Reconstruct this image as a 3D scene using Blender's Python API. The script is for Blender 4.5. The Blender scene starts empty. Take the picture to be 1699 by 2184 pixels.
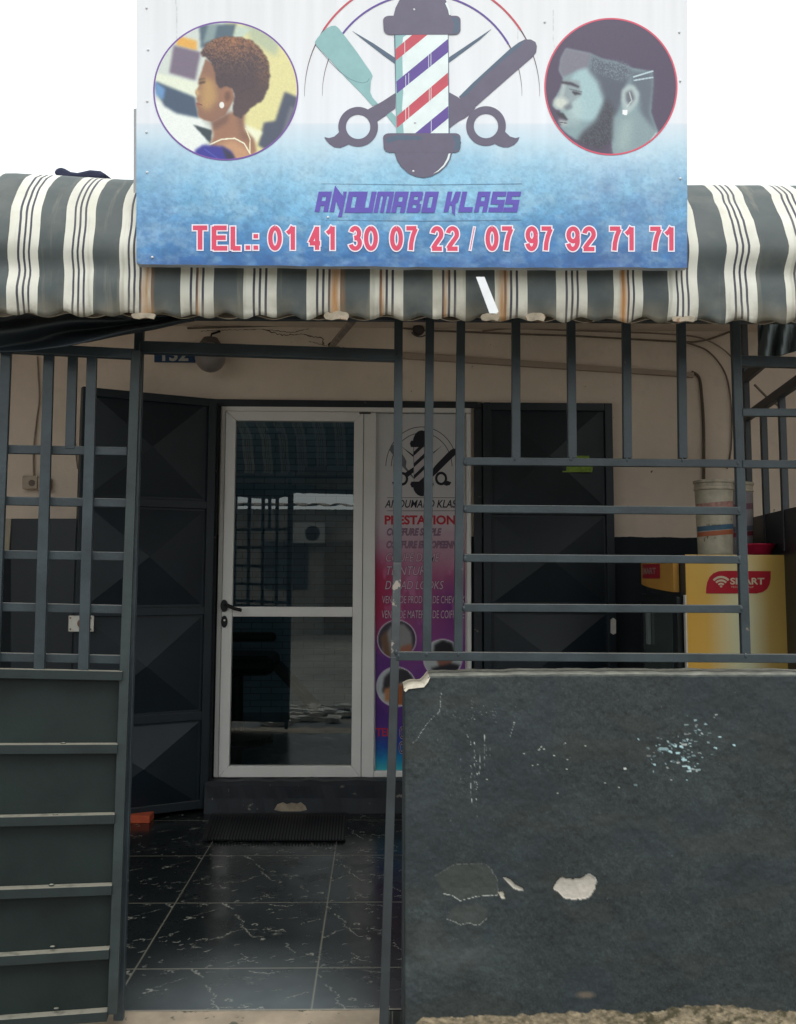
import bpy, math, random
import numpy as np
from mathutils import Vector, Matrix, noise
random.seed(7)
sc = bpy.context.scene
COL = sc.collection
R = math.radians

# ------------------------------------------------------------------ camera
W0, F0, CX, CY = 1699.0, 1960.0, 849.5, 1040.0      # photo measured on a 1699 x 2184 px grid
CAMZ = 1.30
YAW, PITCH, ROLL = R(1.3), math.atan(180/1960), R(0.22)
cam = bpy.data.cameras.new("camera")
camo = bpy.data.objects.new("camera", cam)
COL.objects.link(camo)
ROT = (Matrix.Rotation(-YAW, 3, 'Z') @ Matrix.Rotation(R(90)+PITCH, 3, 'X') @ Matrix.Rotation(ROLL, 3, 'Z'))
camo.matrix_world = Matrix.Translation((0, 0, CAMZ)) @ ROT.to_4x4()
cam.sensor_fit = 'HORIZONTAL'
cam.sensor_width = 36.0
cam.lens = 36.0*F0/W0
cam.shift_y = -(1092-CY)/W0
cam.clip_start = 0.02
cam.clip_end = 3000
sc.camera = camo

# ------------------------------------------------------------------ world, sun, exposure
SUN_EL, SUN_AZ = R(58), R(200)      # azimuth measured so that the light comes from behind the camera
w = bpy.data.worlds.new("World"); sc.world = w; w.use_nodes = True
nt = w.node_tree; nt.nodes.clear()
o_ = nt.nodes.new('ShaderNodeOutputWorld'); b_ = nt.nodes.new('ShaderNodeBackground')
s_ = nt.nodes.new('ShaderNodeTexSky'); s_.sky_type = 'NISHITA'; s_.sun_disc = False
s_.sun_elevation = SUN_EL; s_.sun_rotation = SUN_AZ; s_.air_density = 1.4; s_.dust_density = 6.0; s_.ozone_density = 1.0
h_ = nt.nodes.new('ShaderNodeHueSaturation'); h_.inputs['Saturation'].default_value = 0.22
nt.links.new(s_.outputs[0], h_.inputs['Color'])
# an even, bright cloud cover over the clear sky
cl_ = nt.nodes.new('ShaderNodeMix'); cl_.data_type = 'RGBA'; cl_.inputs[0].default_value = 0.72
tc_ = nt.nodes.new('ShaderNodeTexCoord'); no_ = nt.nodes.new('ShaderNodeTexNoise'); no_.inputs['Scale'].default_value = 2.0
rp_ = nt.nodes.new('ShaderNodeMix'); rp_.data_type = 'RGBA'; rp_.inputs[6].default_value = (8.3, 9.15, 9.4, 1); rp_.inputs[7].default_value = (10.5, 11.0, 10.9, 1)
nt.links.new(tc_.outputs['Generated'], no_.inputs['Vector']); nt.links.new(no_.outputs[0], rp_.inputs[0])
nt.links.new(h_.outputs[0], cl_.inputs[6]); nt.links.new(rp_.outputs[2], cl_.inputs[7])
nt.links.new(cl_.outputs[2], b_.inputs[0])
b_.inputs[1].default_value = 0.12
nt.links.new(b_.outputs[0], o_.inputs[0])
sun = bpy.data.lights.new("sun", 'SUN'); suno = bpy.data.objects.new("sun", sun); COL.objects.link(suno)
sun.energy = 0.6; sun.angle = R(25); sun.color = (1.0, 0.97, 0.92)
sd = Vector((0.25*math.cos(SUN_EL), -math.cos(SUN_EL)*0.968, math.sin(SUN_EL)))   # towards the sun
suno.rotation_euler = sd.to_track_quat('Z', 'Y').to_euler()
s_.sun_rotation = math.atan2(sd.x, sd.y)
sc.view_settings.view_transform = 'Standard'; sc.view_settings.look = 'None'
sc.view_settings.exposure = 0.45; sc.view_settings.gamma = 1.0

# ------------------------------------------------------------------ mapping helpers
CAM = Vector((0, 0, CAMZ))
def ray(px, py):
    return ROT @ Vector(((px-CX)/F0, -(py-CY)/F0, -1.0))
def P(px, py, Y):
    d = ray(px, py); return CAM + d*(Y/d.y)
def PZ(px, py, z):
    d = ray(px, py); return CAM + d*((z-CAMZ)/d.z)
def plane_map(p0, n):
    p0 = Vector(p0); n = Vector(n).normalized()
    if n.y > 0: n = -n
    def f(px, py, lift=0.0):
        d = ray(px, py); return CAM + d*((p0 + n*lift - CAM).dot(n)/d.dot(n))
    return f
def ymap(Y):
    return lambda px, py, lift=0.0: P(px, py, Y-lift)

# ------------------------------------------------------------------ colour and materials
def s2l(c):
    return tuple((v/12.92 if v <= 0.04045 else ((v+0.055)/1.055)**2.4) for v in c)
def rgb(r, g, b): return s2l((r/255, g/255, b/255))
def nodes_of(name):
    m = bpy.data.materials.new(name); m.use_nodes = True
    t = m.node_tree; return m, t, t.nodes['Principled BSDF']
def bump(t, bs, scale, strength, dist=0.002, detail=6, coord='Object', stretch=None):
    tc = t.nodes.new('ShaderNodeTexCoord'); n = t.nodes.new('ShaderNodeTexNoise')
    n.inputs['Scale'].default_value = scale; n.inputs['Detail'].default_value = detail
    src = tc.outputs[coord]
    if stretch:
        mp = t.nodes.new('ShaderNodeMapping'); mp.inputs['Scale'].default_value = stretch
        t.links.new(src, mp.inputs[0]); src = mp.outputs[0]
    t.links.new(src, n.inputs['Vector'])
    bp = t.nodes.new('ShaderNodeBump'); bp.inputs['Strength'].default_value = strength; bp.inputs['Distance'].default_value = dist
    t.links.new(n.outputs[0], bp.inputs['Height']); t.links.new(bp.outputs[0], bs.inputs['Normal'])
def noisemask(t, scale, lo, hi, detail=6, stretch=None, rough=0.6):
    tc = t.nodes.new('ShaderNodeTexCoord'); n = t.nodes.new('ShaderNodeTexNoise')
    n.inputs['Scale'].default_value = scale; n.inputs['Detail'].default_value = detail
    if 'Roughness' in n.inputs: n.inputs['Roughness'].default_value = rough
    src = tc.outputs['Object']
    if stretch:
        mp = t.nodes.new('ShaderNodeMapping'); mp.inputs['Scale'].default_value = stretch
        t.links.new(src, mp.inputs[0]); src = mp.outputs[0]
    t.links.new(src, n.inputs['Vector'])
    mr = t.nodes.new('ShaderNodeMapRange'); mr.inputs[1].default_value = lo; mr.inputs[2].default_value = hi
    t.links.new(n.outputs[0], mr.inputs[0]); return mr.outputs[0]
def mixc(t, fac, a, b):
    m = t.nodes.new('ShaderNodeMix'); m.data_type = 'RGBA'
    if isinstance(fac, float): m.inputs[0].default_value = fac
    else: t.links.new(fac, m.inputs[0])
    for s, v in ((6, a), (7, b)):
        if isinstance(v, tuple): m.inputs[s].default_value = (*v[:3], 1)
        else: t.links.new(v, m.inputs[s])
    return m.outputs[2]
def mth(t, op, a, b=None, clamp=False):
    m = t.nodes.new('ShaderNodeMath'); m.operation = op; m.use_clamp = clamp
    for s, v in ((0, a), (1, b)):
        if v is None: continue
        if isinstance(v, (int, float)): m.inputs[s].default_value = v
        else: t.links.new(v, m.inputs[s])
    return m.outputs[0]
def paint(name, c, rough=0.5, var=0.25, vscale=6, metallic=0.0, b=(60, 0.15), spots=None, dust=None, spec=0.5, stretch=None):
    """base colour with soft noise variation, optional worn spots and dust lying on upward faces"""
    m, t, bs = nodes_of(name)
    c2 = tuple(v*(1-var) for v in c); c1 = tuple(min(1, v*(1+var)) for v in c)
    out = mixc(t, noisemask(t, vscale, 0.3, 0.7, stretch=stretch), c2, c1)
    if spots:
        sc_, thr, colr = spots
        out = mixc(t, noisemask(t, sc_, thr, thr+0.03, detail=8), out, colr)
    if dust:
        g = t.nodes.new('ShaderNodeNewGeometry'); sx = t.nodes.new('ShaderNodeSeparateXYZ')
        t.links.new(g.outputs['True Normal'], sx.inputs[0])
        up = mth(t, 'GREATER_THAN', sx.outputs[2], 0.8)
        nm = noisemask(t, 25, 0.1, 0.5)
        out = mixc(t, mth(t, 'MULTIPLY', up, nm), out, dust)
    t.links.new(out, bs.inputs['Base Color'])
    bs.inputs['Roughness'].default_value = rough; bs.inputs['Metallic'].default_value = metallic
    bs.inputs['Specular IOR Level'].default_value = spec
    if b: bump(t, bs, b[0], b[1])
    return m
def vcol_mat(name, rough=0.5, spec=0.4, bmp=None, aniso=None):
    m, t, bs = nodes_of(name)
    a = t.nodes.new('ShaderNodeAttribute'); a.attribute_name = 'Col'
    t.links.new(a.outputs['Color'], bs.inputs['Base Color'])
    bs.inputs['Roughness'].default_value = rough; bs.inputs['Specular IOR Level'].default_value = spec
    if bmp: bump(t, bs, *bmp)
    return m
def flat(name, c, rough=0.5, spec=0.3):
    m, t, bs = nodes_of(name)
    out = mixc(t, noisemask(t, 30, 0.3, 0.7), tuple(v*0.93 for v in c), tuple(min(1, v*1.05) for v in c))
    t.links.new(out, bs.inputs['Base Color'])
    bs.inputs['Roughness'].default_value = rough; bs.inputs['Specular IOR Level'].default_value = spec
    return m

# ------------------------------------------------------------------ mesh helpers
class MB:
    def __init__(s): s.v = []; s.f = []; s.m = []
    def add(s, vs, fs, mi=0):
        o = len(s.v); s.v += [tuple(p) for p in vs]; s.f += [tuple(i+o for i in f) for f in fs]; s.m += [mi]*len(fs)
    def box(s, x0, x1, y0, y1, z0, z1, mi=0):
        s.add([(x0,y0,z0),(x1,y0,z0),(x1,y1,z0),(x0,y1,z0),(x0,y0,z1),(x1,y0,z1),(x1,y1,z1),(x0,y1,z1)],
              [(0,3,2,1),(4,5,6,7),(0,1,5,4),(1,2,6,5),(2,3,7,6),(3,0,4,7)], mi)
    def bar(s, a, b, w, d, mi=0, n=None):
        """square-section bar from a to b; w across in the facade plane, d in depth"""
        a = Vector(a); b = Vector(b); t = (b-a).normalized()
        n = Vector(n).normalized() if n is not None else Vector((0, 1, 0))
        u = t.cross(n).normalized(); n = u.cross(t).normalized()
        vs = []
        for q in (a, b):
            for i, j in ((-1,-1),(1,-1),(1,1),(-1,1)):
                vs.append(q + u*(i*w/2) + n*(j*d/2))
        s.add(vs, [(0,1,2,3),(7,6,5,4),(0,4,5,1),(1,5,6,2),(2,6,7,3),(3,7,4,0)], mi)
    def prism(s, pts, off, mi=0):
        """closed polygon pts extruded by vector off"""
        off = Vector(off); n = len(pts); pts = [Vector(p) for p in pts]
        vs = pts + [p+off for p in pts]
        fs = [tuple(range(n)), tuple(range(2*n-1, n-1, -1))] + [(i, i+n, (i+1) % n+n, (i+1) % n) for i in range(n)]
        s.add(vs, fs, mi)
    def tube(s, pts, r, seg=8, mi=0):
        pts = [Vector(p) for p in pts]; n = len(pts); vs = []; fs = []
        up = None
        for i, p in enumerate(pts):
            t = (pts[min(i+1, n-1)]-pts[max(i-1, 0)]).normalized()
            if up is None: up = t.orthogonal().normalized()
            up = (up - t*up.dot(t)).normalized(); bn = t.cross(up)
            rr = r[i] if isinstance(r, (list, tuple)) else r
            for k in range(seg):
                a = 2*math.pi*k/seg; vs.append(p + (up*math.cos(a)+bn*math.sin(a))*rr)
        for i in range(n-1):
            for k in range(seg):
                k2 = (k+1) % seg; fs.append((i*seg+k, i*seg+k2, (i+1)*seg+k2, (i+1)*seg+k))
        fs.append(tuple(range(seg-1, -1, -1))); fs.append(tuple((n-1)*seg+k for k in range(seg)))
        s.add(vs, fs, mi)
    def lathe(s, c, prof, seg=40, mi=0, squash=1.0):
        c = Vector(c); vs = []; fs = []
        for r, z in prof:
            for k in range(seg):
                a = 2*math.pi*k/seg; vs.append((c.x+r*math.cos(a), c.y+r*math.sin(a)*squash, c.z+z))
        for i in range(len(prof)-1):
            for k in range(seg):
                k2 = (k+1) % seg; fs.append((i*seg+k, i*seg+k2, (i+1)*seg+k2, (i+1)*seg+k))
        s.add(vs, fs, mi)
    def sphere(s, c, rx, ry, rz, seg=16, rings=10, mi=0):
        c = Vector(c); prof = []
        vs = []; fs = []
        for i in range(rings+1):
            th = math.pi*i/rings
            for k in range(seg):
                a = 2*math.pi*k/seg
                vs.append((c.x+rx*math.sin(th)*math.cos(a), c.y+ry*math.sin(th)*math.sin(a), c.z-rz*math.cos(th)))
        for i in range(rings):
            for k in range(seg):
                k2 = (k+1) % seg; fs.append((i*seg+k, i*seg+k2, (i+1)*seg+k2, (i+1)*seg+k))
        s.add(vs, fs, mi)
    def poly(s, pts, mi=0): s.add(pts, [tuple(range(len(pts)))], mi)
    def build(s, name, mats, parent=None, bevel=0, smooth=False, solid=0):
        me = bpy.data.meshes.new(name); me.from_pydata(s.v, [], s.f)
        if not isinstance(mats, (list, tuple)): mats = [mats]
        for m in mats: me.materials.append(m)
        if len(mats) > 1: me.polygons.foreach_set('material_index', s.m)
        if smooth: me.polygons.foreach_set('use_smooth', [True]*len(me.polygons))
        me.update()
        o = bpy.data.objects.new(name, me); COL.objects.link(o)
        if parent:
            o.parent = parent; o.matrix_parent_inverse = parent.matrix_basis.inverted()
        if bevel:
            b = o.modifiers.new('bevel', 'BEVEL'); b.width = bevel; b.segments = 2; b.limit_method = 'ANGLE'
        if solid:
            b = o.modifiers.new('solid', 'SOLIDIFY'); b.thickness = solid
        return o
def tag(o, label=None, cat=None, group=None, kind=None):
    if label: o['label'] = label
    if cat: o['category'] = cat
    if group: o['group'] = group
    if kind: o['kind'] = kind
    return o
def empty(name, loc, label=None, cat=None, group=None):
    o = bpy.data.objects.new(name, None); COL.objects.link(o); o.location = loc; o.empty_display_size = 0.1
    return tag(o, label, cat, group)
def grid_obj(name, Vs, ny, nx, mats, parent=None, colors=None, mask=None, smooth=True, solid=0, uv=None, midx=None):
    """Vs (ny*nx,3) array of a regular grid"""
    j, i = np.mgrid[0:ny-1, 0:nx-1]
    a = (j*nx+i).ravel(); F = np.stack([a, a+nx, a+nx+1, a+1], 1)
    if mask is not None:
        mk = mask.ravel(); F = F[mk[F].all(axis=1)]
    me = bpy.data.meshes.new(name)
    nv, nf = len(Vs), len(F)
    me.vertices.add(nv); me.vertices.foreach_set('co', np.asarray(Vs, dtype=np.float32).ravel())
    me.loops.add(nf*4); me.loops.foreach_set('vertex_index', F.astype(np.int32).ravel())
    me.polygons.add(nf); me.polygons.foreach_set('loop_start', np.arange(0, nf*4, 4, dtype=np.int32))
    me.polygons.foreach_set('loop_total', np.full(nf, 4, dtype=np.int32))
    if not isinstance(mats, (list, tuple)): mats = [mats]
    for m in mats: me.materials.append(m)
    me.update(calc_edges=True)
    if smooth: me.polygons.foreach_set('use_smooth', np.ones(nf, dtype=bool))
    if colors is not None:
        ca = me.color_attributes.new('Col', 'FLOAT_COLOR', 'POINT')
        cc = np.ones((nv, 4), dtype=np.float32); cc[:, :3] = colors
        ca.data.foreach_set('color', cc.ravel())
    if uv is not None:
        ul = me.uv_layers.new(name='UV'); ul.data.foreach_set('uv', np.asarray(uv, dtype=np.float32)[F.ravel()].ravel())
    me.validate()
    o = bpy.data.objects.new(name, me); COL.objects.link(o)
    if parent:
        o.parent = parent; o.matrix_parent_inverse = parent.matrix_basis.inverted()
    if solid:
        b = o.modifiers.new('solid', 'SOLIDIFY'); b.thickness = solid; b.offset = 0
    return o

# numpy value noise
def _h(i, j, s):
    n = (i*374761393 + j*668265263 + s*1274126177) & 0xffffffff
    n = ((n ^ (n >> 13))*1274126177) & 0xffffffff
    n = n ^ (n >> 16)
    return (n & 0xffff)/65535.0
def vn(x, y, s=0):
    xi = np.floor(x).astype(np.int64); yi = np.floor(y).astype(np.int64)
    fx = x-xi; fy = y-yi; fx = fx*fx*(3-2*fx); fy = fy*fy*(3-2*fy)
    a = _h(xi, yi, s); b = _h(xi+1, yi, s); c = _h(xi, yi+1, s); d = _h(xi+1, yi+1, s)
    return (a*(1-fx)+b*fx)*(1-fy)+(c*(1-fx)+d*fx)*fy
def fbm(x, y, s=0, o=5, g=0.5):
    t = 0; a = 1; n = 0
    for k in range(o):
        t = t + a*vn(x*2**k+k*17.3, y*2**k+k*9.1, s+k); n += a; a *= g
    return t/n
def lin(c): c = np.clip(c, 0, 1); return np.where(c <= 0.04045, c/12.92, ((c+0.055)/1.055)**2.4)
class Canvas:
    """paints printed or worn colours onto the vertices of a grid; coordinates are the photo's grid"""
    def __init__(s, X, Y, base):
        s.X = X; s.Y = Y; s.c = np.zeros(X.shape+(3,)); s.c[:] = np.array(base)/255.0
    def blend(s, mask, col):
        col = np.array(col)/255.0; s.c = s.c*(1-mask[..., None])+col*mask[..., None]
    k = 1.0
    def blur(s, m, k):
        k = int(round(k*s.k))
        if k < 1: return m
        for ax in (0, 1):
            for _ in range(2):
                pad = [(0, 0), (0, 0)]; pad[ax] = (k+1, k)
                q = np.cumsum(np.pad(m, pad, mode='edge'), axis=ax)
                n = m.shape[ax]
                m = (np.take(q, range(2*k+1, 2*k+1+n), axis=ax)-np.take(q, range(0, n), axis=ax))/(2*k+1)
        return m
    def pmask(s, pts, wob=0, wsc=0.1):
        X, Y = s.X, s.Y
        if wob:
            X = X+(fbm(s.X*wsc, s.Y*wsc, 5)-.5)*2*wob; Y = Y+(fbm(s.X*wsc+50, s.Y*wsc, 9)-.5)*2*wob
        m = np.zeros(X.shape, bool); n = len(pts)
        for i in range(n):
            x1, y1 = pts[i]; x2, y2 = pts[(i+1) % n]
            if y1 == y2: continue
            cnd = ((Y > y1) != (Y > y2))
            m ^= cnd & (X < (x2-x1)*(Y-y1)/(y2-y1)+x1)
        return m.astype(float)
    def poly(s, pts, col, soft=0, a=1.0, wob=0, wsc=0.1): s.blend(s.blur(s.pmask(pts, wob, wsc), soft)*a, col)
    def ell(s, cx, cy, rx, ry, col, soft=0.1, a=1.0):
        d = np.sqrt(((s.X-cx)/rx)**2+((s.Y-cy)/ry)**2); s.blend(np.clip((1-d)/soft+0.5, 0, 1)*a, col)
    def line(s, pts, w, col, a=1.0, wob=0, wsc=.1):
        X, Y = s.X, s.Y
        if wob: X = X+(fbm(s.X*wsc, s.Y*wsc, 3)-.5)*2*wob; Y = Y+(fbm(s.X*wsc+50, s.Y*wsc, 7)-.5)*2*wob
        m = np.zeros(X.shape)
        for (x1, y1), (x2, y2) in zip(pts[:-1], pts[1:]):
            L = (x2-x1)**2+(y2-y1)**2+1e-9
            t = np.clip(((X-x1)*(x2-x1)+(Y-y1)*(y2-y1))/L, 0, 1)
            d = np.hypot(X-x1-t*(x2-x1), Y-y1-t*(y2-y1)); m = np.maximum(m, np.clip((w/2-d)/0.8+0.5, 0, 1))
        s.blend(m*a, col)
def text_mesh(st, offset=0.0, shear=0.0, space=1.0):
    cu = bpy.data.curves.new('lettering', 'FONT'); cu.body = st; cu.offset = offset; cu.shear = shear
    cu.space_character = space; cu.fill_mode = 'FRONT'; cu.resolution_u = 4
    ob = bpy.data.objects.new('lettering', cu); COL.objects.link(ob)
    dg = bpy.context.evaluated_depsgraph_get()
    me = bpy.data.meshes.new_from_object(ob.evaluated_get(dg))
    V = [tuple(v.co) for v in me.vertices]; F = [tuple(p.vertices) for p in me.polygons]
    bpy.data.objects.remove(ob); bpy.data.curves.remove(cu); bpy.data.meshes.remove(me)
    return V, F
def put_text(mb, st, box, fmap, lift, mi=0, bold=0.0, shear=0.0, grow=0.0, space=1.0):
    V, F = text_mesh(st, bold, shear, space)
    xs = [v[0] for v in V]; ys = [v[1] for v in V]; x0, x1, y0, y1 = min(xs), max(xs), min(ys), max(ys)
    if grow: V, F = text_mesh(st, bold+grow, shear, space)
    a, b, c, d = box
    def m(v): return fmap(a+(v[0]-x0)/(x1-x0)*(c-a), d+(v[1]-y0)/(y1-y0)*(b-d), lift)
    mb.add([m(v) for v in V], F, mi)

# ================================================================== MATERIALS
M_beige = None
def plaster(name, c, dado=None, dadocol=(0.018,0.024,0.03)):
    m, t, bs = nodes_of(name)
    a = mixc(t, noisemask(t, 1.7, 0.3, 0.7, detail=8), tuple(v*0.88 for v in c), tuple(v*1.08 for v in c))
    a = mixc(t, mth(t, 'MULTIPLY', noisemask(t, 4, 0.55, 0.8, detail=9), 0.5), a, tuple(v*0.6 for v in c))
    a = mixc(t, noisemask(t, 14, 0.72, 0.76, detail=4), a, (0.10, 0.07, 0.05))
    if dado is not None:
        tc = t.nodes.new('ShaderNodeTexCoord'); sx = t.nodes.new('ShaderNodeSeparateXYZ'); t.links.new(tc.outputs['Object'], sx.inputs[0])
        nz = t.nodes.new('ShaderNodeTexNoise'); nz.inputs['Scale'].default_value = 9; nz.inputs['Detail'].default_value = 8
        t.links.new(tc.outputs['Object'], nz.inputs['Vector'])
        z = mth(t, 'ADD', sx.outputs[2], mth(t, 'MULTIPLY', nz.outputs[0], 0.02))
        k = mth(t, 'LESS_THAN', z, dado+0.01)
        a = mixc(t, k, a, dadocol)
    t.links.new(a, bs.inputs['Base Color']); bs.inputs['Roughness'].default_value = 0.85
    bs.inputs['Specular IOR Level'].default_value = 0.25
    bump(t, bs, 35, 0.35, 0.004)
    return m
BE = (0.79, 0.67, 0.56)
M_wall = plaster('beige_plaster_with_black_dado', BE, 1.505)
M_plain = plaster('beige_plaster', BE)
M_bar = paint('dark_grey_gate_paint', (0.030, 0.042, 0.049), 0.42, 0.30, 9, b=(90, 0.4), spots=(34, 0.705, (0.16,0.13,0.10)), dust=(0.17, 0.165, 0.145), spec=0.5)
M_barold = paint('worn_gate_paint', (0.06, 0.068, 0.074), 0.55, 0.35, 14, b=(70, 0.5), spots=(26, 0.60, (0.30,0.26,0.22)), dust=(0.25,0.23,0.19))
M_panel = paint('gate_sheet_paint', (0.012, 0.020, 0.019), 0.55, 0.3, 5, b=(120, 0.2), spec=.3, spots=(30, 0.76, (0.2,0.2,0.2)), dust=(0.3,0.27,0.22))
M_rib = paint('gate_rib_paint', (0.018, 0.027, 0.027), 0.55, 0.2, 12, b=(120, 0.2), dust=(0.25, 0.235, 0.19), spec=.35)
M_black = paint('black_door_paint', (0.007, 0.014, 0.021), 0.45, 0.25, 5, b=(60, 0.2), spec=0.46, spots=(55, 0.77, (0.15,0.16,0.16)), dust=(0.05,0.05,0.05))
M_blackmat = paint('black_plaster', (0.012, 0.016, 0.022), 0.6, 0.4, 6, b=(30, 0.6), spots=(17, 0.655, (0.16,0.14,0.12)))
M_alu = paint('white_aluminium', (0.74, 0.72, 0.69), 0.38, 0.05, 4, b=(8, 0.03), spec=0.5)
M_seam = flat('black_seal', (0.02, 0.02, 0.022), 0.7)
M_rust = paint('rusty_metal', (0.20, 0.10, 0.05), 0.85, 0.5, 20)
M_white = flat('dull_white_plastic', (0.55, 0.53, 0.48), 0.5)
M_cream = paint('cream_plastic', (0.50, 0.46, 0.37), 0.5, 0.12, 10, spots=(9, 0.62, (0.2,0.17,0.12)))
M_chrome = flat('bright_metal', (0.7, 0.68, 0.62), 0.35)
M_dark = flat('near_black_plastic', (0.012, 0.013, 0.015), 0.35)
M_concrete = paint('dirty_concrete', (0.33, 0.27, 0.20), 0.9, 0.3, 7, b=(40, 0.8), spots=(13, 0.60, (0.10,0.10,0.07)))

# ================================================================== GROUND AND PORCH FLOOR
m, t, bs = nodes_of('sandy_street')
t.links.new(mixc(t, noisemask(t, 0.8, 0.35, 0.65, detail=9), (0.16,0.148,0.125), (0.25,0.23,0.195)), bs.inputs['Base Color'])
bs.inputs['Roughness'].default_value = 0.95; bump(t, bs, 12, 0.6, 0.02)
g = MB(); g.box(-400, 400, -400, 400, -0.9, -0.15); tag(g.build('ground', m), kind='structure')

YB_ = 5.25
def tile_mat():
    m, t, bs = nodes_of('black_marble_tiles')
    tc = t.nodes.new('ShaderNodeTexCoord'); sx = t.nodes.new('ShaderNodeSeparateXYZ'); t.links.new(tc.outputs['Object'], sx.inputs[0])
    def cell(o, off):
        q = mth(t, 'DIVIDE', mth(t, 'SUBTRACT', o, off), 0.598); fl = mth(t, 'FLOOR', q); return mth(t, 'SUBTRACT', q, fl), fl
    fx, ix = cell(sx.outputs[0], -0.796); fy, iy = cell(sx.outputs[1], 3.012)
    ex = mth(t, 'ABSOLUTE', mth(t, 'SUBTRACT', fx, 0.5)); ey = mth(t, 'ABSOLUTE', mth(t, 'SUBTRACT', fy, 0.5))
    grout = mth(t, 'GREATER_THAN', mth(t, 'MAXIMUM', ex, ey), 0.4955)
    # the same print on every tile, as the photo's, shifted a little
    cb = t.nodes.new('ShaderNodeCombineXYZ')
    t.links.new(mth(t, 'ADD', fx, mth(t, 'MULTIPLY', ix, 0.37)), cb.inputs[0]); t.links.new(mth(t, 'ADD', fy, mth(t, 'MULTIPLY', iy, 3.0)), cb.inputs[1])
    def vein(scale, wscale, wamt, width, stretch, brk, seed):
        mp = t.nodes.new('ShaderNodeMapping'); mp.inputs['Location'].default_value = (seed, seed*0.7, 0); mp.inputs['Scale'].default_value = stretch
        t.links.new(cb.outputs[0], mp.inputs[0])
        n = t.nodes.new('ShaderNodeTexNoise'); n.inputs['Scale'].default_value = wscale; n.inputs['Detail'].default_value = 6
        t.links.new(mp.outputs[0], n.inputs['Vector'])
        mx = t.nodes.new('ShaderNodeMix'); mx.data_type = 'VECTOR'; mx.inputs[0].default_value = wamt
        t.links.new(mp.outputs[0], mx.inputs[4]); t.links.new(n.outputs['Color'], mx.inputs[5])
        v = t.nodes.new('ShaderNodeTexVoronoi'); v.feature = 'DISTANCE_TO_EDGE'; v.inputs['Scale'].default_value = scale
        t.links.new(mx.outputs[1], v.inputs['Vector'])
        line = mth(t, 'SUBTRACT', 1.0, mth(t, 'DIVIDE', v.outputs[0], width), True)
        n2 = t.nodes.new('ShaderNodeTexNoise'); n2.inputs['Scale'].default_value = brk; n2.inputs['Detail'].default_value = 5
        t.links.new(mp.outputs[0], n2.inputs['Vector'])
        mr = t.nodes.new('ShaderNodeMapRange'); mr.inputs[1].default_value = 0.53; mr.inputs[2].default_value = 0.57
        t.links.new(n2.outputs[0], mr.inputs[0])
        return mth(t, 'MULTIPLY', line, mr.outputs[0])
    v1 = vein(2.6, 6, 0.35, 0.022, (1, 2.2, 1), 4.5, 0)
    v2 = vein(5.5, 10, 0.30, 0.035, (0.7, 2.8, 1), 7.5, 3.7)
    v3 = vein(8, 16, 0.30, 0.05, (0.6, 3.2, 1), 12, 8.1)
    vv = mth(t, 'MULTIPLY', mth(t, 'MAXIMUM', v1, mth(t, 'MAXIMUM', v2, mth(t, 'MULTIPLY', v3, 0.8))), 0.8)
    base = mixc(t, noisemask(t, 3, 0.3, 0.7), (0.010,0.013,0.015), (0.022,0.028,0.028))
    c = mixc(t, vv, base, (0.62,0.62,0.52)); c = mixc(t, grout, c, (0.30,0.28,0.22))
    c = mixc(t, mth(t, 'MULTIPLY', noisemask(t, 7, 0.45, 0.8, detail=9), 0.05), c, (0.3,0.27,0.22))   # dust
    t.links.new(c, bs.inputs['Base Color'])
    rr = t.nodes.new('ShaderNodeMapRange'); rr.inputs[3].default_value = 0.16; rr.inputs[4].default_value = 0.42
    t.links.new(noisemask(t, 6, 0.3, 0.75), rr.inputs[0]); t.links.new(rr.outputs[0], bs.inputs['Roughness'])
    bump(t, bs, 5, 0.08, 0.004)
    return m
YE = PZ(600, 2156, 0).y                     # front edge of the tiles
TX0 = PZ(289, 2066, 0).x; TXP = PZ(678, 2066, 0).x-TX0; TY0 = PZ(500, 2066, 0).y; TYP = .603
# the printed marble of one tile, repeated like the real tiles
nt_ = 260; q_ = np.linspace(0, 240, nt_); TU, TV = np.meshgrid(q_, q_)
ct = Canvas(TU, TV, (0, 0, 0))
rnd = random.Random(21)
def vl(pts, w, a): ct.line([(u*240, (1-v)*240) for u, v in pts], w*.72, (255, 255, 255), a, wob=6, wsc=.17)
vl([(.32,.99),(.36,.93),(.39,.88)], 3.2, .8); vl([(.42,.8),(.46,.74),(.49,.7),(.5,.62),(.52,.55),(.58,.45),(.60,.43)], 2.0, .75); vl([(.15,.76),(.22,.82),(.3,.88)], 1.3, .5)
vl([(.33,.4),(.40,.44),(.46,.52),(.52,.55),(.60,.54)], 1.4, .6); vl([(.78,.35),(.82,.27),(.86,.2)], 1.7, .6); vl([(.55,.2),(.58,.15),(.60,.1)], 2.2, .8); vl([(0.02,.42),(.07,.46),(.12,.52)], 1.4, .6)
vl([(.62,.97),(.72,.93),(.78,.95)], 2.2, .7); vl([(.86,.62),(.91,.68),(.97,.7)], 1.6, .6)
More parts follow.
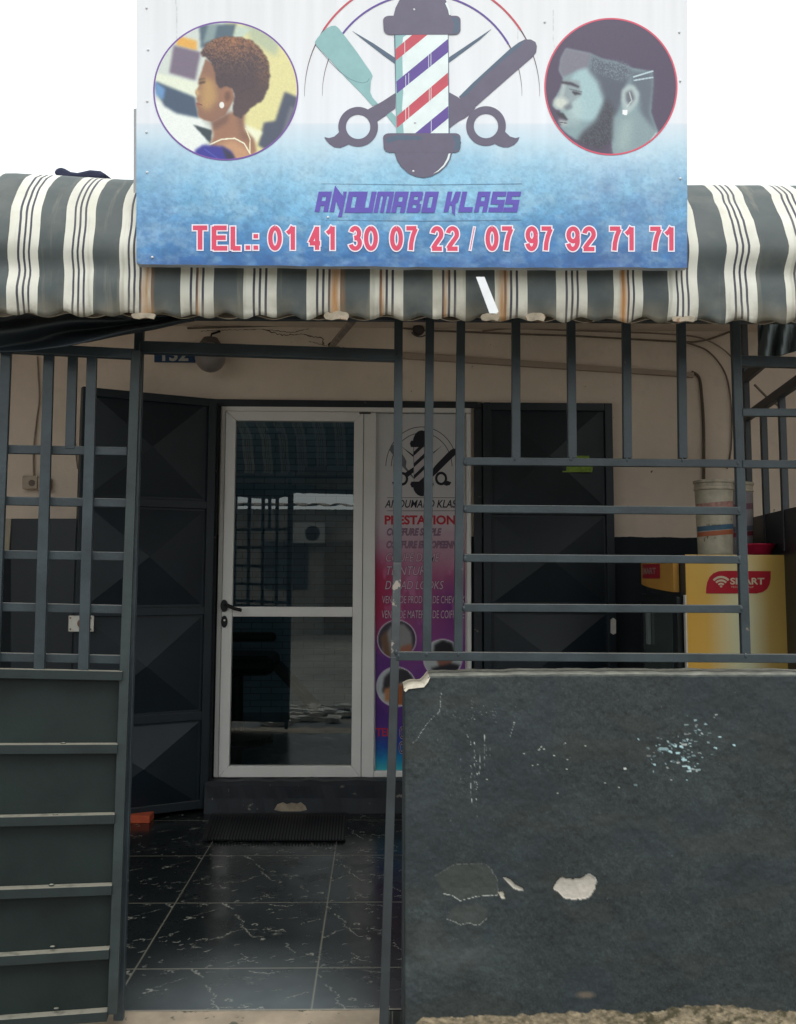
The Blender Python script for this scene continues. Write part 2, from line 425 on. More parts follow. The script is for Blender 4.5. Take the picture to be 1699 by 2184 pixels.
for (cu, cv_, n_, su, sv) in ((.12,.93,7,.05,.03),(.40,.97,8,.10,.02),(.72,.90,6,.10,.03),(.17,.66,8,.05,.06),(.33,.42,11,.08,.05),(.62,.56,8,.06,.03),(.74,.53,8,.07,.02),(.12,.30,9,.04,.08),(.28,.28,7,.05,.04),(.66,.40,6,.04,.08),(.9,.33,9,.05,.08),(.45,.06,14,.10,.03),(.72,.10,10,.08,.03),(.93,.12,8,.03,.05),(.5,.3,5,.2,.2),(.8,.78,7,.1,.06),(.04,.08,5,.03,.04)):
    for _ in range(int(n_*.62)):
        u, v = rnd.gauss(cu, su), rnd.gauss(cv_, sv); l = rnd.uniform(.01, .05); vl([(u, v), (u+l*.5, v+rnd.uniform(-.008, .02)), (u+l, v+rnd.uniform(-.012, .02))], rnd.choice([1.0, 1.3, 1.6, 2.2, 3.0]), rnd.uniform(.3, .95))
tilep = ct.c[..., 0]
FX0, FX1 = -1.45, .30; nxf, nyf = 620, 620
fx = np.linspace(FX0, FX1, nxf); fy = YE+(YB_-YE)*np.linspace(0, 1, nyf)**1.25; GX, GY = np.meshgrid(fx, fy)
tu = (GX-TX0)/TXP; tv_ = (GY-TY0)/TYP; iu = np.floor(tu); iv = np.floor(tv_); fu = tu-iu; fv = tv_-iv
shx = np.where(iv % 2 == 0, 0.0, 0.0)
fu2 = np.where(iu % 2 == 0, fu, (fu+.37) % 1.0)
pat = tilep[np.clip(((1-fv)*(nt_-1)).round().astype(int), 0, nt_-1), np.clip((fu2*(nt_-1)).round().astype(int), 0, nt_-1)]
gw = .0028; gr_m = np.maximum(np.clip(1-np.minimum(fu, 1-fu)*TXP/gw+.3, 0, 1), np.clip(1-np.minimum(fv, 1-fv)*TYP/(gw*1.3)+.3, 0, 1))
basec = np.array([.0085, .0115, .0125])[None, None, :]*(.6+.9*fbm(GX*2.3, GY*2.3, 3, 5))[..., None]
pat = pat*.8
fc = basec*(1-pat[..., None]*.9)+np.array([.46, .47, .40])[None, None, :]*pat[..., None]*.9*(.55+.9*fbm(GX*6, GY*6, 33, 3))[..., None]
fc = fc*(1-gr_m[..., None]*.8)+np.array([.26, .25, .20])[None, None, :]*gr_m[..., None]*.8
# sheen painted into the colour near the entrance, thin dust, front edge grit
sheen_dust = (.25+.35*fbm(GX*5+4, GY*5, 91, 6))*np.clip((YE+.55-GY)/.5, 0, 1)*np.exp(-((GX+.38)/.40)**2)*.85
sheen_dust = sheen_dust+np.clip(fbm(GX*4, GY*4, 95, 6)-.45, 0, 1)*.05
fc = fc*(1-sheen_dust[..., None])+np.array([.34, .39, .41])[None, None, :]*sheen_dust[..., None]
em_ = np.clip(1-(GY-YE)/.012, 0, 1)*.8; fc = fc*(1-em_[..., None])+np.array([.45, .42, .34])[None, None, :]*em_[..., None]
FV = np.stack([GX, GY, 0*GX+(fbm(GX*1.5, GY*1.5, 99, 2)-.5)*.0015], -1).reshape(-1, 3)
m, t, bs = nodes_of('glossy_marble_tile')
a_ = t.nodes.new('ShaderNodeAttribute'); a_.attribute_name = 'Col'; t.links.new(a_.outputs['Color'], bs.inputs['Base Color'])
rr = t.nodes.new('ShaderNodeMapRange'); rr.inputs[3].default_value = 0.14; rr.inputs[4].default_value = 0.36
t.links.new(noisemask(t, 5, 0.35, 0.75, detail=9), rr.inputs[0]); t.links.new(rr.outputs[0], bs.inputs['Roughness']); bump(t, bs, 6, .05, .003)
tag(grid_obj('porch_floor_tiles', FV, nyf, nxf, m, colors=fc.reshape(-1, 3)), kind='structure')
g = MB(); g.box(-2.6, 2.5, YE+.002, YB_, -0.16, -0.004); tag(g.build('porch_floor', tile_mat()), kind='structure')
# concrete threshold before the tiles
g = MB(); nx = 160
xs = np.linspace(-2.6, 0.03, nx)
for i in range(nx-1):
    for (y0, y1, za, zb) in ((2.30, 2.62, -0.05, -0.02), (2.62, YE+.001, -0.02, -0.001)):
        def zz(x, y, b): return b+(noise.noise(Vector((x*9, y*9, 1)))*0.010 if y < 2.72 else 0)
        g.poly([(xs[i], y0, zz(xs[i], y0, za)), (xs[i+1], y0, zz(xs[i+1], y0, za)), (xs[i+1], y1, zz(xs[i+1], y1, zb)), (xs[i], y1, zz(xs[i], y1, zb))])
    g.poly([(xs[i], 2.30, -0.2), (xs[i+1], 2.30, -0.2), (xs[i+1], 2.30, -0.05+noise.noise(Vector((xs[i+1]*9, 2.3*9, 1)))*0.010), (xs[i], 2.30, -0.05+noise.noise(Vector((xs[i]*9, 2.3*9, 1)))*0.010)])
tag(g.build('concrete_threshold', M_concrete), kind='structure')

# ================================================================== SHOP BUILDING
YB = 5.25
shop = empty('shop_building', (0, YB, 0), 'beige rendered single storey shop front with black painted base behind a porch', 'building')
def Xat(px, Y=YB, py=1260): return P(px, py, Y).x
def Zat(py, Y=YB, px=850): return P(px, py, Y).z
XL, XR = Xat(463), Xat(1006)
ZT, ZS = Zat(868), Zat(1657)
g = MB()
g.box(-2.8, XL, YB, YB+0.15, -0.1, 2.85); g.box(XR, 2.7, YB, YB+0.15, -0.1, 2.85)
g.box(XL, XR, YB, YB+0.15, ZT, 2.85)
g.build('front_wall', M_wall, shop)
g = MB(); g.box(XL, XR, YB, YB+0.15, -0.1, ZS); g.build('door_plinth', M_blackmat, shop)
# side walls and ceiling slab
g = MB(); g.box(-2.95, -2.8, 3.4, 5.40, -0.15, 2.63); g.box(-2.95, -2.8, 2.9, 3.4, -0.15, 2.45); g.build('side_wall', M_plain, shop)
g = MB(); g.box(2.7, 2.85, 3.4, 5.40, -0.15, 2.63); g.box(2.7, 2.85, 2.9, 3.4, -0.15, 2.45); g.build('side_wall', M_plain, shop)
ZC = Zat(700)
g = MB(); g.box(-2.8, 2.7, 3.40, YB-.002, ZC, ZC+0.05); g.build('ceiling', M_plain, shop)
# parapet above the awning
# crack along wall head
def crack(mb, pts, Y, w, seed=0, n=60, jit=1.5):
    rnd = random.Random(seed); out = []
    L = len(pts)-1
    for k in range(n+1):
        u = k/n*L; i = min(int(u), L-1); f = u-i
        x = pts[i][0]*(1-f)+pts[i+1][0]*f; y = pts[i][1]*(1-f)+pts[i+1][1]*f
        out.append(P(x+rnd.uniform(-jit, jit)*.6, y+rnd.uniform(-jit, jit)*.6, Y))
    mb.tube(out, [w*rnd.uniform(0.3, 1.2) for _ in out], 5)
g = MB()
crack(g, [(430,706),(480,704),(560,702),(625,709),(660,700)], YB-0.001, 0.0022, 1)
crack(g, [(560,702),(600,714),(640,712),(690,722),(690,735)], YB-0.001, 0.003, 2, jit=3)
crack(g, [(660,728),(700,738),(780,746)], YB-0.001, 0.0018, 3)
g.build('plaster_crack', flat('crack_brown', (0.10,0.08,0.06), 0.9), shop)
# black band round the openings
g = MB()
g.prism([P(455,852,YB-.01), P(1028,858,YB-.01), P(1028,871,YB-.01), P(455,869,YB-.01)], (0,-0.02,0))
g.prism([P(1011,872,YB-.01), P(1029,872,YB-.01), P(1029,1720,YB-.01), P(1011,1720,YB-.01)], (0,-0.02,0))
g.box(Xat(428), XL-.001, YB-.04, YB-.002, .0, Zat(869))
g.build('door_surround', M_blackmat, shop, bevel=0.004)
# black step under the glass door
def rough_box(name, x0, x1, y0, y1, z0, z1, mat, amp=0.006, parent=None, n=60):
    g = MB(); nx = n; prof = [(y1, z1), (y0+0.02, z1), (y0, z1-0.02), (y0, z0+(z1-z0)*.5), (y0-0.01, z0)]
    for i in range(nx+1):
        x = x0+(x1-x0)*i/nx
        for k, (y, z) in enumerate(prof):
            q = noise.noise(Vector((x*14, y*9+k, z*9)))*amp; g.v.append((x, y+q, z+(q if k < 3 else 0)))
    K = len(prof)
    for i in range(nx):
        for k in range(K-1): g.f.append((i*K+k, i*K+k+1, (i+1)*K+k+1, (i+1)*K+k)); g.m.append(0)
    for a in (0, nx): g.f.append(tuple(a*K+k for k in range(K))); g.m.append(0)
    return g.build(name, mat, parent)
st = P(440, 1665, 5.150); st2 = P(1012, 1665, 5.150)
rough_box('doorstep', st.x, 0.78, 5.110, YB, -0.01, Zat(1664, 5.150), M_blackmat, 0.008, shop)
g = MB()   # missing plaster on the step
pts = [(585,1728),(592,1716),(604,1712),(612,1716),(622,1713),(634,1715),(642,1712),(652,1720),(655,1728),(640,1731),(600,1731)]
g.prism([P(x, y, 5.102) for x, y in pts], (0, 0.01, 0)); g.build('exposed_plaster', paint('raw_plaster', (0.33,0.27,0.2), 0.9, 0.3, 25), shop)

# ---- pressed metal panels (black security doors)
def pyramid_panel(mb, O, U, V, N, mi=0, h=0.035, fr=0.03, nseg=1):
    """O corner, U across, V up, N outward; a raised four sided pyramid within a flat rim"""
    uu = U.normalized(); vv = V.normalized()
    a = [O+uu*fr+vv*fr, O+U-uu*fr+vv*fr, O+U+V-uu*fr-vv*fr, O+V+uu*fr-vv*fr]
    c = O+U/2+V/2+N*h
    for i in range(4): mb.poly([a[i], a[(i+1) % 4], c], mi)
    o = [O, O+U, O+U+V, O+V]
    for i in range(4): mb.poly([o[i], o[(i+1) % 4], a[(i+1) % 4], a[i]], mi)
def metal_leaf(name, A, B, z0, z1, rows, parent, thick=0.04, fw=0.045):
    """leaf between ground points A (hinge) and B, rows = z of the rails"""
    A = Vector((A[0], A[1], 0)); B = Vector((B[0], B[1], 0)); U = (B-A); u = U.normalized(); N = Vector((u.y, -u.x, 0))
    if N.y > 0: N = -N
    Z = Vector((0, 0, 1))
    core = MB(); vs = [A+Z*z0-N*thick, B+Z*z0-N*thick, B+Z*z0-N*0.003, A+Z*z0-N*0.003]
    core.prism(vs, Z*(z1-z0)); leaf = core.build(name, M_black, parent)
    zs = [z0]+rows+[z1]
    for a, b in zip(zs[:-1], zs[1:]):
        g = MB(); pyramid_panel(g, A+u*fw+Z*(a+fw/2), u*(U.length-2*fw), Z*(b-a-fw), N, h=0.065, fr=0.012); g.build('pressed_panel', M_black, leaf)
    for z in zs:
        zz = min(max(z, z0+fw/2), z1-fw/2)
        g = MB(); g.bar(A+Z*zz+N*0.006, B+Z*zz+N*0.006, fw, 0.02, n=N); g.build('rail', M_black, leaf, bevel=0.003)
    for q in (A+u*fw/2, B-u*fw/2):
        g = MB(); g.bar(q+Z*z0+N*0.008, q+Z*z1+N*0.008, fw, 0.024, n=N); g.build('stile', M_black, leaf, bevel=0.003)
    return leaf, u, N
ha = P(452, 1260, 5.150); hb = P(160, 1260, 4.82)
zz = lambda py, px, Y: P(px, py, Y).z
leafL, uL, NL = metal_leaf('security_door', (ha.x, ha.y), (hb.x, hb.y), zz(1722, 440, 5.150), zz(852, 460, 5.150),
                   [zz(1525, 440, 5.150), zz(1302, 440, 5.150), zz(1078, 440, 5.150)], shop)
leafL['label'] = 'black pressed metal door leaf folded open to the left'
g = MB()   # rim lock case on the open leaf
lk = plane_map((ha.x, ha.y, 1), NL)
g.prism([lk(x, y, 0.02) for x, y in ((146,1313),(199,1313),(198,1347),(145,1347))], NL*0.03)
g.build('lock_case', M_chrome, leafL, bevel=0.004)
g = MB(); g.prism([lk(174+9*math.cos(a), 1330+10*math.sin(a), 0.052) for a in [k*math.pi/8 for k in range(16)]], NL*0.004)
g.build('lock_cylinder', M_rust, leafL)
for a in [(150,1318),(193,1318),(150,1342),(193,1342)]:
    g = MB(); g.prism([lk(a[0]+2*math.cos(q), a[1]+2*math.sin(q), 0.052) for q in [k*math.pi/3 for k in range(6)]], NL*0.003); g.build('lock_screw', M_rust, leafL)
ra = P(1032, 1260, 5.220); rb = P(1312, 1260, 5.220)
leafR, uR, NR = metal_leaf('security_door', (ra.x, ra.y), (rb.x, rb.y), 0.02, zz(860, 1170, 5.220),
                   [zz(1510, 1170, 5.220), zz(1298, 1170, 5.220), zz(1090, 1170, 5.220)], shop)
leafR['label'] = 'black pressed metal door closed to the right of the glass door'
g = MB(); g.prism([P(x, y, 5.200) for x, y in ((1303,1322),(1308,1318),(1313,1322),(1313,1350),(1308,1353),(1303,1350))], (0,-0.02,0)); g.build('keyhole_plate', M_chrome, leafR)

# ---- white aluminium glazed door with fixed side panel
gd = empty('glass_door', (XL, YB, 0)); gd.parent = shop; gd.matrix_parent_inverse = shop.matrix_basis.inverted()
YD = 5.220
def X(px): return Xat(px, YD)
def Z(py): return Zat(py, YD)
def rectbar(name, x0, x1, z0, z1, y0, y1, mat, par, bev=0.003):
    g = MB(); g.box(x0, x1, y0, y1, z0, z1); return g.build(name, mat, par, bevel=bev)
zb, zt = Z(1658), Z(869)
rectbar('fixed_frame', X(464), X(474), zb, zt, YD, YB+.05, M_alu, gd)
rectbar('fixed_frame', X(773.8), X(800), zb, Z(880), YD-.004, YB+.05, M_alu, gd)
rectbar('fixed_frame', X(474), X(1006), Z(879), zt, YD, YB+.05, M_alu, gd)
rectbar('fixed_frame', X(997), X(1006), zb, Z(880), YD, YB+.05, M_alu, gd)
rectbar('fixed_frame', X(800.2), X(997), zb, Z(1645), YD, YB+.05, M_alu, gd)
rectbar('side_panel', X(800.2), X(997), Z(1645)+.001, Z(880), YD+.03, YB+.04, M_alu, gd)
# leaf with mitred corners
def mitre(mb, xo0, xi0, xi1, xo1, zo0, zi0, zi1, zo1, y0, y1):
    def q(pts): mb.prism([Vector((x, y0, z)) for x, z in pts], (0, y1-y0, 0))
    e = 0.0006
    q([(xo0,zo0),(xi0,zi0),(xi0,zi1),(xo0,zo1)]); q([(xo1,zo1),(xi1,zi1),(xi1,zi0),(xo1,zo0)])
    q([(xo0+e,zo1),(xi0+e,zi1),(xi1-e,zi1),(xo1-e,zo1)]); q([(xo0+e,zo0),(xo1-e,zo0),(xi1-e,zi0),(xi0+e,zi0)])
g = MB(); mitre(g, X(475), X(497), X(753), X(773), Z(1657), Z(1633), Z(900), Z(880), YD-.012, YD+.03)
g.build('door_leaf_frame', M_alu, gd, bevel=0.003)
rectbar('middle_rail', X(497)+.001, X(753)-.001, Z(1316), Z(1295), YD-.008, YD+.028, M_alu, gd)
g = MB()
for a in ((X(474), X(475), zb, Z(880), YD-.002, YD+.02), (X(773), X(773.8), zb, Z(880), YD-.002, YD+.02)): g.box(*a[:2], a[4], a[5], a[2], a[3])
g.build('door_gap_seal', M_seam, gd)
# glass: dark tinted pane, part mirror
m = bpy.data.materials.new('tinted_glass'); m.use_nodes = True; t = m.node_tree; t.nodes.clear()
oo = t.nodes.new('ShaderNodeOutputMaterial'); mx = t.nodes.new('ShaderNodeMixShader'); tr = t.nodes.new('ShaderNodeBsdfTransparent'); gl = t.nodes.new('ShaderNodeBsdfGlossy')
tr.inputs[0].default_value = (0.62, 0.72, 0.74, 1); gl.inputs['Roughness'].default_value = 0.0; gl.inputs[0].default_value = (0.95, 1, 0.98, 1)
lw = t.nodes.new('ShaderNodeFresnel'); lw.inputs[0].default_value = 1.85
t.links.new(mth(t, 'MULTIPLY', lw.outputs[0], 1.25), mx.inputs[0]); t.links.new(tr.outputs[0], mx.inputs[1]); t.links.new(gl.outputs[0], mx.inputs[2]); t.links.new(mx.outputs[0], oo.inputs[0])
M_glass = m
for a, b in ((1316, 900), (1633, 1295)):
    lo, hi = (Z(1295)+.001, Z(900)-.001) if a == 1316 else (Z(1633)+.001, Z(1316)-.001)
    g = MB(); g.poly([(X(497), YD+.012, lo), (X(753), YD+.012, lo), (X(753), YD+.012, hi), (X(497), YD+.012, hi)]); g.build('glass_pane', M_glass, gd)
g = MB()   # lever handle
g.prism([P(479+8*math.cos(a), 1292+13*math.sin(a), YD-.013) for a in [k*math.pi/8 for k in range(16)]], (0,-0.012,0))
g.tube([P(481,1290,YD-.025), P(481,1290,YD-.055), P(487,1292,YD-.062), P(500,1298,YD-.060), P(516,1302,YD-.055)], [.009,.009,.011,.010,.009], 10)
g.build('door_handle', M_dark, gd, bevel=0.002)
g = MB(); g.prism([P(479+7*math.cos(a), 1326+(13 if abs(math.sin(a)) > .3 else 11)*math.sin(a), YD-.013) for a in [k*math.pi/8 for k in range(16)]], (0,-0.008,0))
g.build('keyhole_plate', M_dark, gd, bevel=0.002)
g = MB(); g.tube([P(479,1323,YD-.021), P(479,1323,YD-.026)], .006, 12); g.build('lock_cylinder', M_chrome, gd)
rectbar('door_closer', X(764), X(789), Z(884), Z(881), YD-.02, YD-.014, M_seam, gd, 0)

# ---- interior seen through the glass
def brick_mat(name, c, mc, scale=1.0):
    m, t, bs = nodes_of(name)
    tc = t.nodes.new('ShaderNodeTexCoord'); mp = t.nodes.new('ShaderNodeMapping'); mp.inputs['Rotation'].default_value = (R(90), 0, 0)
    t.links.new(tc.outputs['Object'], mp.inputs[0])
    br = t.nodes.new('ShaderNodeTexBrick'); t.links.new(mp.outputs[0], br.inputs['Vector'])
    br.inputs['Color1'].default_value = (*c, 1); br.inputs['Color2'].default_value = (*[v*0.75 for v in c], 1); br.inputs['Mortar'].default_value = (*mc, 1)
    br.inputs['Scale'].default_value = scale; br.inputs['Brick Width'].default_value = 0.17; br.inputs['Row Height'].default_value = 0.052; br.inputs['Mortar Size'].default_value = 0.004
    t.links.new(mixc(t, mth(t,'MULTIPLY',noisemask(t, 3, 0.3, 0.7),0.5), br.outputs[0], mc), bs.inputs['Base Color']); bs.inputs['Roughness'].default_value = 0.5
    return m
g = MB()
g.box(-2.6, 2.4, 7.6, 7.7, 0.1, 3.0); g.build('room_wall', brick_mat('blue_brick_wallpaper', (0.20,0.32,0.40), (0.07,0.12,0.16)), shop)
g = MB(); g.box(-2.7, -2.6, 5.40, 7.7, 0.1, 3.0); g.box(2.4, 2.5, 5.40, 7.7, 0.1, 3.0); g.box(-2.7, 2.5, 5.40, 7.7, 3.0, 3.1)
g.build('room_shell', flat('room_paint', (0.30,0.33,0.35), 0.7), shop)
g = MB(); g.box(-2.7, 2.5, 5.40, 7.7, 0.0, ZS); g.build('room_floor', paint('room_floor_tile', (0.05,0.07,0.08), 0.25), shop)
ch = empty('salon_chair', (-0.95, 6.4, ZS), 'black leather salon chair seen dimly behind the lower glass pane', 'chair')
g = MB(); g.box(-1.22, -0.68, 6.15, 6.65, ZS+.45, ZS+.58); g.build('seat', M_dark, ch, bevel=0.05)
g = MB(); g.box(-1.22, -1.08, 6.15, 6.65, ZS+.55, ZS+1.15); g.build('backrest', M_dark, ch, bevel=0.05)
g = MB(); g.box(-1.18, -0.66, 6.08, 6.15, ZS+.68, ZS+.74); g.build('armrest', M_dark, ch, bevel=0.02)
g = MB(); g.lathe((-0.95, 6.4, ZS), [(0.0,0.0),(.25,0.0),(.25,.03),(.05,.06),(.04,.45)], 24); g.build('base', M_dark, ch)
g = MB(); g.bar((-0.68, 6.4, ZS+.5), (-0.4, 6.4, ZS+.2), .04, .3); g.build('footrest', M_dark, ch)

# ================================================================== LOW BOUNDARY WALL
YW = 2.72
nx, ny = 460, 380
pxs = np.linspace(862, 1760, nx)
def ytop(x):
    y = np.interp(x, [860, 866, 878, 902, 911, 915, 922, 1020, 1200, 1500, 1760], [1471, 1467, 1463, 1461, 1452, 1445, 1443, 1441, 1439, 1440, 1440])
    return y+(fbm(x*0.05, x*0, 2)-.5)*3.0
tt = np.linspace(0, 1, ny)**1.0
PX = np.tile(pxs, (ny, 1)); yt = ytop(pxs); PY = yt[None, :]+(2225-yt)[None, :]*tt[:, None]
edge = np.where(np.arange(nx) == 0)[0]
cv = Canvas(PX, PY, (67, 75, 76))
n1 = fbm(PX*0.012, PY*0.012, 11, 6); n2 = fbm(PX*0.09, PY*0.09, 21, 5); n3 = fbm(PX*.35, PY*.35, 31, 3)
cv.c *= (0.84+0.30*n1+0.22*(n2-.5)+0.55*(n3-.5))[..., None]
cv.blend(np.clip((fbm(PX*0.008+9, PY*0.02, 41, 5)-.52)*3, 0, .35), (78, 80, 72))        # ochre wash
cv.blend(np.clip((fbm(PX*0.008+3, PY*0.008+5, 44, 5)-.5)*3, 0, .4), (58, 68, 74))
for (cx, cy, rx, ry, a) in ((985,2050,110,35,.30),(930,2060,60,60,.15),(910,1990,20,60,.2),(905,1720,40,60,.16),(1245,1720,60,50,.12),(1520,1800,50,30,.12),(1040,2030,60,20,.25),(870,2090,20,40,.3)):
    d = ((PX-cx)/rx)**2+((PY-cy)/ry)**2
    cv.blend(np.exp(-d)*a*(0.3+1.3*fbm(PX*.03, PY*.09, 50, 5)), (125, 135, 138))
def cw(x, y): return (853.3+.3014*x, 1450.6+.3014*y)
# old patched plaster outlines
p1 = [cw(*q) for q in ((250,1385),(290,1360),(380,1305),(430,1298),(490,1305),(540,1296),(610,1305),(650,1340),(660,1370),(690,1400),(697,1500),(690,1525),(600,1530),(540,1535),(430,1562),(370,1525),(310,1512),(280,1450))]
cv.poly(p1, (92,96,90), 1, .7, wob=2, wsc=.15); cv.line(p1[:8], 1.3, (150,155,150), .6, wob=2, wsc=.15); cv.line(p1[10:17], 1.7, (190,192,186), .85, wob=2, wsc=.15); cv.line(p1[7:11], 1.3, (150,152,148), .7, wob=2, wsc=.15)
p2 = [cw(*q) for q in ((340,1640),(380,1600),(460,1590),(560,1595),(620,1620),(640,1670),(600,1700))]
p2b = [(945,2030)]; c4 = lambda x, y: (810.6+.5228*x, 1408+.5228*y)
p2 = [c4(*q) for q in ((275,1055),(285,1020),(320,1000),(400,995),(440,1020),(438,1055),(400,1085),(370,1072),(330,1080),(290,1062))]
cv.poly(p2, (92,95,90), 1, .7, wob=2, wsc=.15); cv.line(p2[5:]+p2[:1], 1.5, (165,168,160), .8, wob=2, wsc=.2)
# hairline crack
cv.line([cw(*q) for q in ((298,65),(290,150),(283,225),(240,260),(205,300),(160,360),(120,420),(90,450))], 1.0, (185,190,185), .8, wob=2.2, wsc=.12)
# drip scratches
rnd = random.Random(3)
def drip(x, y0, y1, dens, w=1.7, a=.95):
    y = y0
    while y < y1:
        l = rnd.uniform(2, 14)*dens
        cv.line([cw(x+rnd.uniform(-4, 4), y), cw(x+rnd.uniform(-4, 4), y+l*3)], rnd.uniform(.6, w), (200, 205, 200), a*rnd.uniform(.4, 1)); y += l*3+rnd.uniform(6, 40)/dens
drip(505, 430, 910, .9); drip(530, 440, 740, .7); drip(565, 450, 640, 1.8); drip(600, 390, 600, 1.6); drip(612, 400, 520, 1.2)
drip(480, 390, 440, 1.2); drip(430, 440, 1200, .35, .9, .5); drip(360, 560, 1210, .35, 1, .5); drip(545, 570, 960, .5); drip(270, 420, 600, .4, .8, .5); drip(640, 480, 560, .6)
for _ in range(120):
    x, y = rnd.gauss(560, 170), rnd.gauss(230, 40); cv.line([cw(x, y), cw(x+rnd.uniform(-10, 14), y+rnd.uniform(-5, 10))], .7, (175,178,178), rnd.uniform(.25, .75))
# blue white chips on the right
for _ in range(130):
    x = rnd.gauss(1225, 70); y = rnd.gauss(375, 55)+(x-1225)*-.25
    r = abs(rnd.gauss(0, 2.6))+.5; X0, Y0 = c4(x, y)
    cv.line([(X0, Y0), (X0+rnd.uniform(0, 3.5)*r*.6, Y0+rnd.uniform(-1, 2.0))], r*.9, rnd.choice([(175,205,210),(190,215,215),(160,190,195),(205,210,205)]), rnd.uniform(.4, .95))
for (x, y, r) in ((1185,372,5),(1205,350,4),(1230,352,5),(1242,405,6),(1215,378,5),(1445,346,3.5),(1388,313,3.5),(1370,357,4),(1120,425,3.5),(1055,322,2.5),(1262,440,3.5)):
    X0, Y0 = c4(x, y); cv.line([(X0-r*.5, Y0), (X0+r*.5, Y0+r*.25)], r*.9, (180,214,220), .95)
for (x, y) in ((1000,470),(985,490),(1020,485),(1090,532),(1185,560),(1180,630),(1450,728),(1120,800),(1310,465),(1165,447),(940,603),(975,598),(615,705),(812,298),(1550,760),(880,518)):
    X0, Y0 = cw(x, y); cv.line([(X0-1.5, Y0+.8), (X0+1.5, Y0-.6)], 2.3 if y in (470,490,485) else 1.7, (190,192,182), .9)
cv.line([cw(812,300), cw(795,350), cw(778,408)], .9, (180,185,182), .75)
for _ in range(420):
    x, y = rnd.uniform(865, 1700), rnd.uniform(1450, 2120); cv.line([(x, y), (x+rnd.uniform(-1.5, 2.5), y+rnd.uniform(-1, 1))], rnd.uniform(.5, 1.2), (150,155,152), rnd.uniform(.15, .6))
for _ in range(16):
    x, y = rnd.uniform(900, 1690), rnd.uniform(1900, 2090); L = rnd.uniform(4, 16); cv.line([(x, y), (x+L, y-L*rnd.uniform(.1, .7))], .8, (120,126,126), rnd.uniform(.2, .6), wob=1.5)
# bare render patches
bare1 = [cw(*q) for q in ((1085,1482),(1098,1450),(1125,1420),(1150,1395),(1180,1410),(1230,1415),(1290,1408),(1322,1382),(1350,1378),(1385,1400),(1400,1435),(1385,1490),(1350,1540),(1310,1555),(1225,1562),(1170,1550),(1130,1510))]
bare2 = [cw(*q) for q in ((732,1400),(755,1400),(790,1420),(830,1455),(880,1485),(855,1500),(820,1485),(780,1450))]
bare3 = [cw(*q) for q in ((695,1500),(730,1498),(738,1525),(745,1550),(720,1548))]
bm = np.zeros(PX.shape)
for q, cc in ((bare1, (196,188,176)), (bare2, (198,192,180)), (bare3, (205,198,182))):
    mk = cv.pmask(q, 1.8, .2); bm = np.maximum(bm, mk); cv.blend(mk, cc)
cv.c *= (1-.12*bm*(fbm(PX*.15, PY*.15, 77)))[..., None]
cv.line([cw(1320,1384), cw(1350,1379), cw(1385,1402), cw(1396,1430)], 2.2, (235,235,230), .95, wob=1)
# bare concrete base, mossy
yb = np.interp(PX, [860, 905, 990, 1180, 1240, 1290, 1330, 1420, 1440, 1560, 1600, 1700, 1760], [2190, 2150, 2150, 2143, 2138, 2136, 2142, 2134, 2128, 2124, 2134, 2142, 2142])+19+(fbm(PX*.06, PY*0, 61, 4)-.5)*14
bb = np.clip((PY-yb)/1.5, 0, 1); cv.blend(bb, (150, 136, 112)); cv.c *= (1+bb*(fbm(PX*.12, PY*.2, 62, 5)-.5)*.5)[..., None]
cv.blend(bb*np.clip((fbm(PX*.07, PY*.12, 63, 6, .65)-.48)*3, 0, .6)*np.clip((PX-1230)/100, 0, 1), (70, 68, 45))
cv.blend(bb*np.clip((fbm(PX*.05, PY*.09, 67, 6, .65)-.5)*2.5, 0, .35), (200, 180, 150))
cv.ell(1250, 2122, 18, 7, (150,130,110), .8, .7)
# dusty top edge and left bare corner
cv.blend(np.clip((yt[None, :]+5-PY)/5, 0, 1)*.55*(PX > 915)*np.clip(fbm(PX*.1, PY*.1, 71)*1.6, 0, 1), (150, 148, 132))
cv.c = np.clip(cv.c, 0, 1)
Vw = np.zeros((ny, nx, 3)); 
for jx in range(nx):
    a = P(pxs[jx], yt[jx], YW); b = P(pxs[jx], 2225, YW); A = np.array(a); B = np.array(b)
    # straight interpolation in image equals projective mapping; evaluate exactly at few points
    ys = PY[:, jx]
    d0 = np.array(ray(0, 0)); 
    d = np.array([ray(pxs[jx], 0)]) + (ys[:, None])*(np.array(ray(pxs[jx], 1))-np.array(ray(pxs[jx], 0)))[None, :]
    Vw[:, jx, :] = np.array(CAM)+d*(YW/d[:, 1])[:, None]
bumpy = (fbm(Vw[..., 0]*5, Vw[..., 2]*5, 81, 4)-.5)*.016+(fbm(Vw[..., 0]*60, Vw[..., 2]*60, 85, 3)-.5)*.003
Vw[..., 1] += bumpy+bm*.005-bb*.004*0
Vw[:, 0, 1] += .008                # rounded corner
Vw[:, 1, 1] += .003
Vw[0, :, 1] += .006
wallo = empty('boundary_wall', (0.9, YW+.07, -.1), 'low dark grey painted masonry wall with peeling patches and broken corner', 'wall')
M_wallv = vcol_mat('flaking_wall_paint', 0.62, 0.35, (220, 0.30, 0.002, 4))
WC = lin(cv.c.reshape(-1, 3)); lum_ = WC.mean(axis=1, keepdims=True); q_ = np.clip((lum_-.10)/.35, 0, 1); WC = WC*(.56+.44*q_*q_*(3-2*q_))
grid_obj('painted_face', Vw.reshape(-1, 3), ny, nx, M_wallv, wallo, WC)
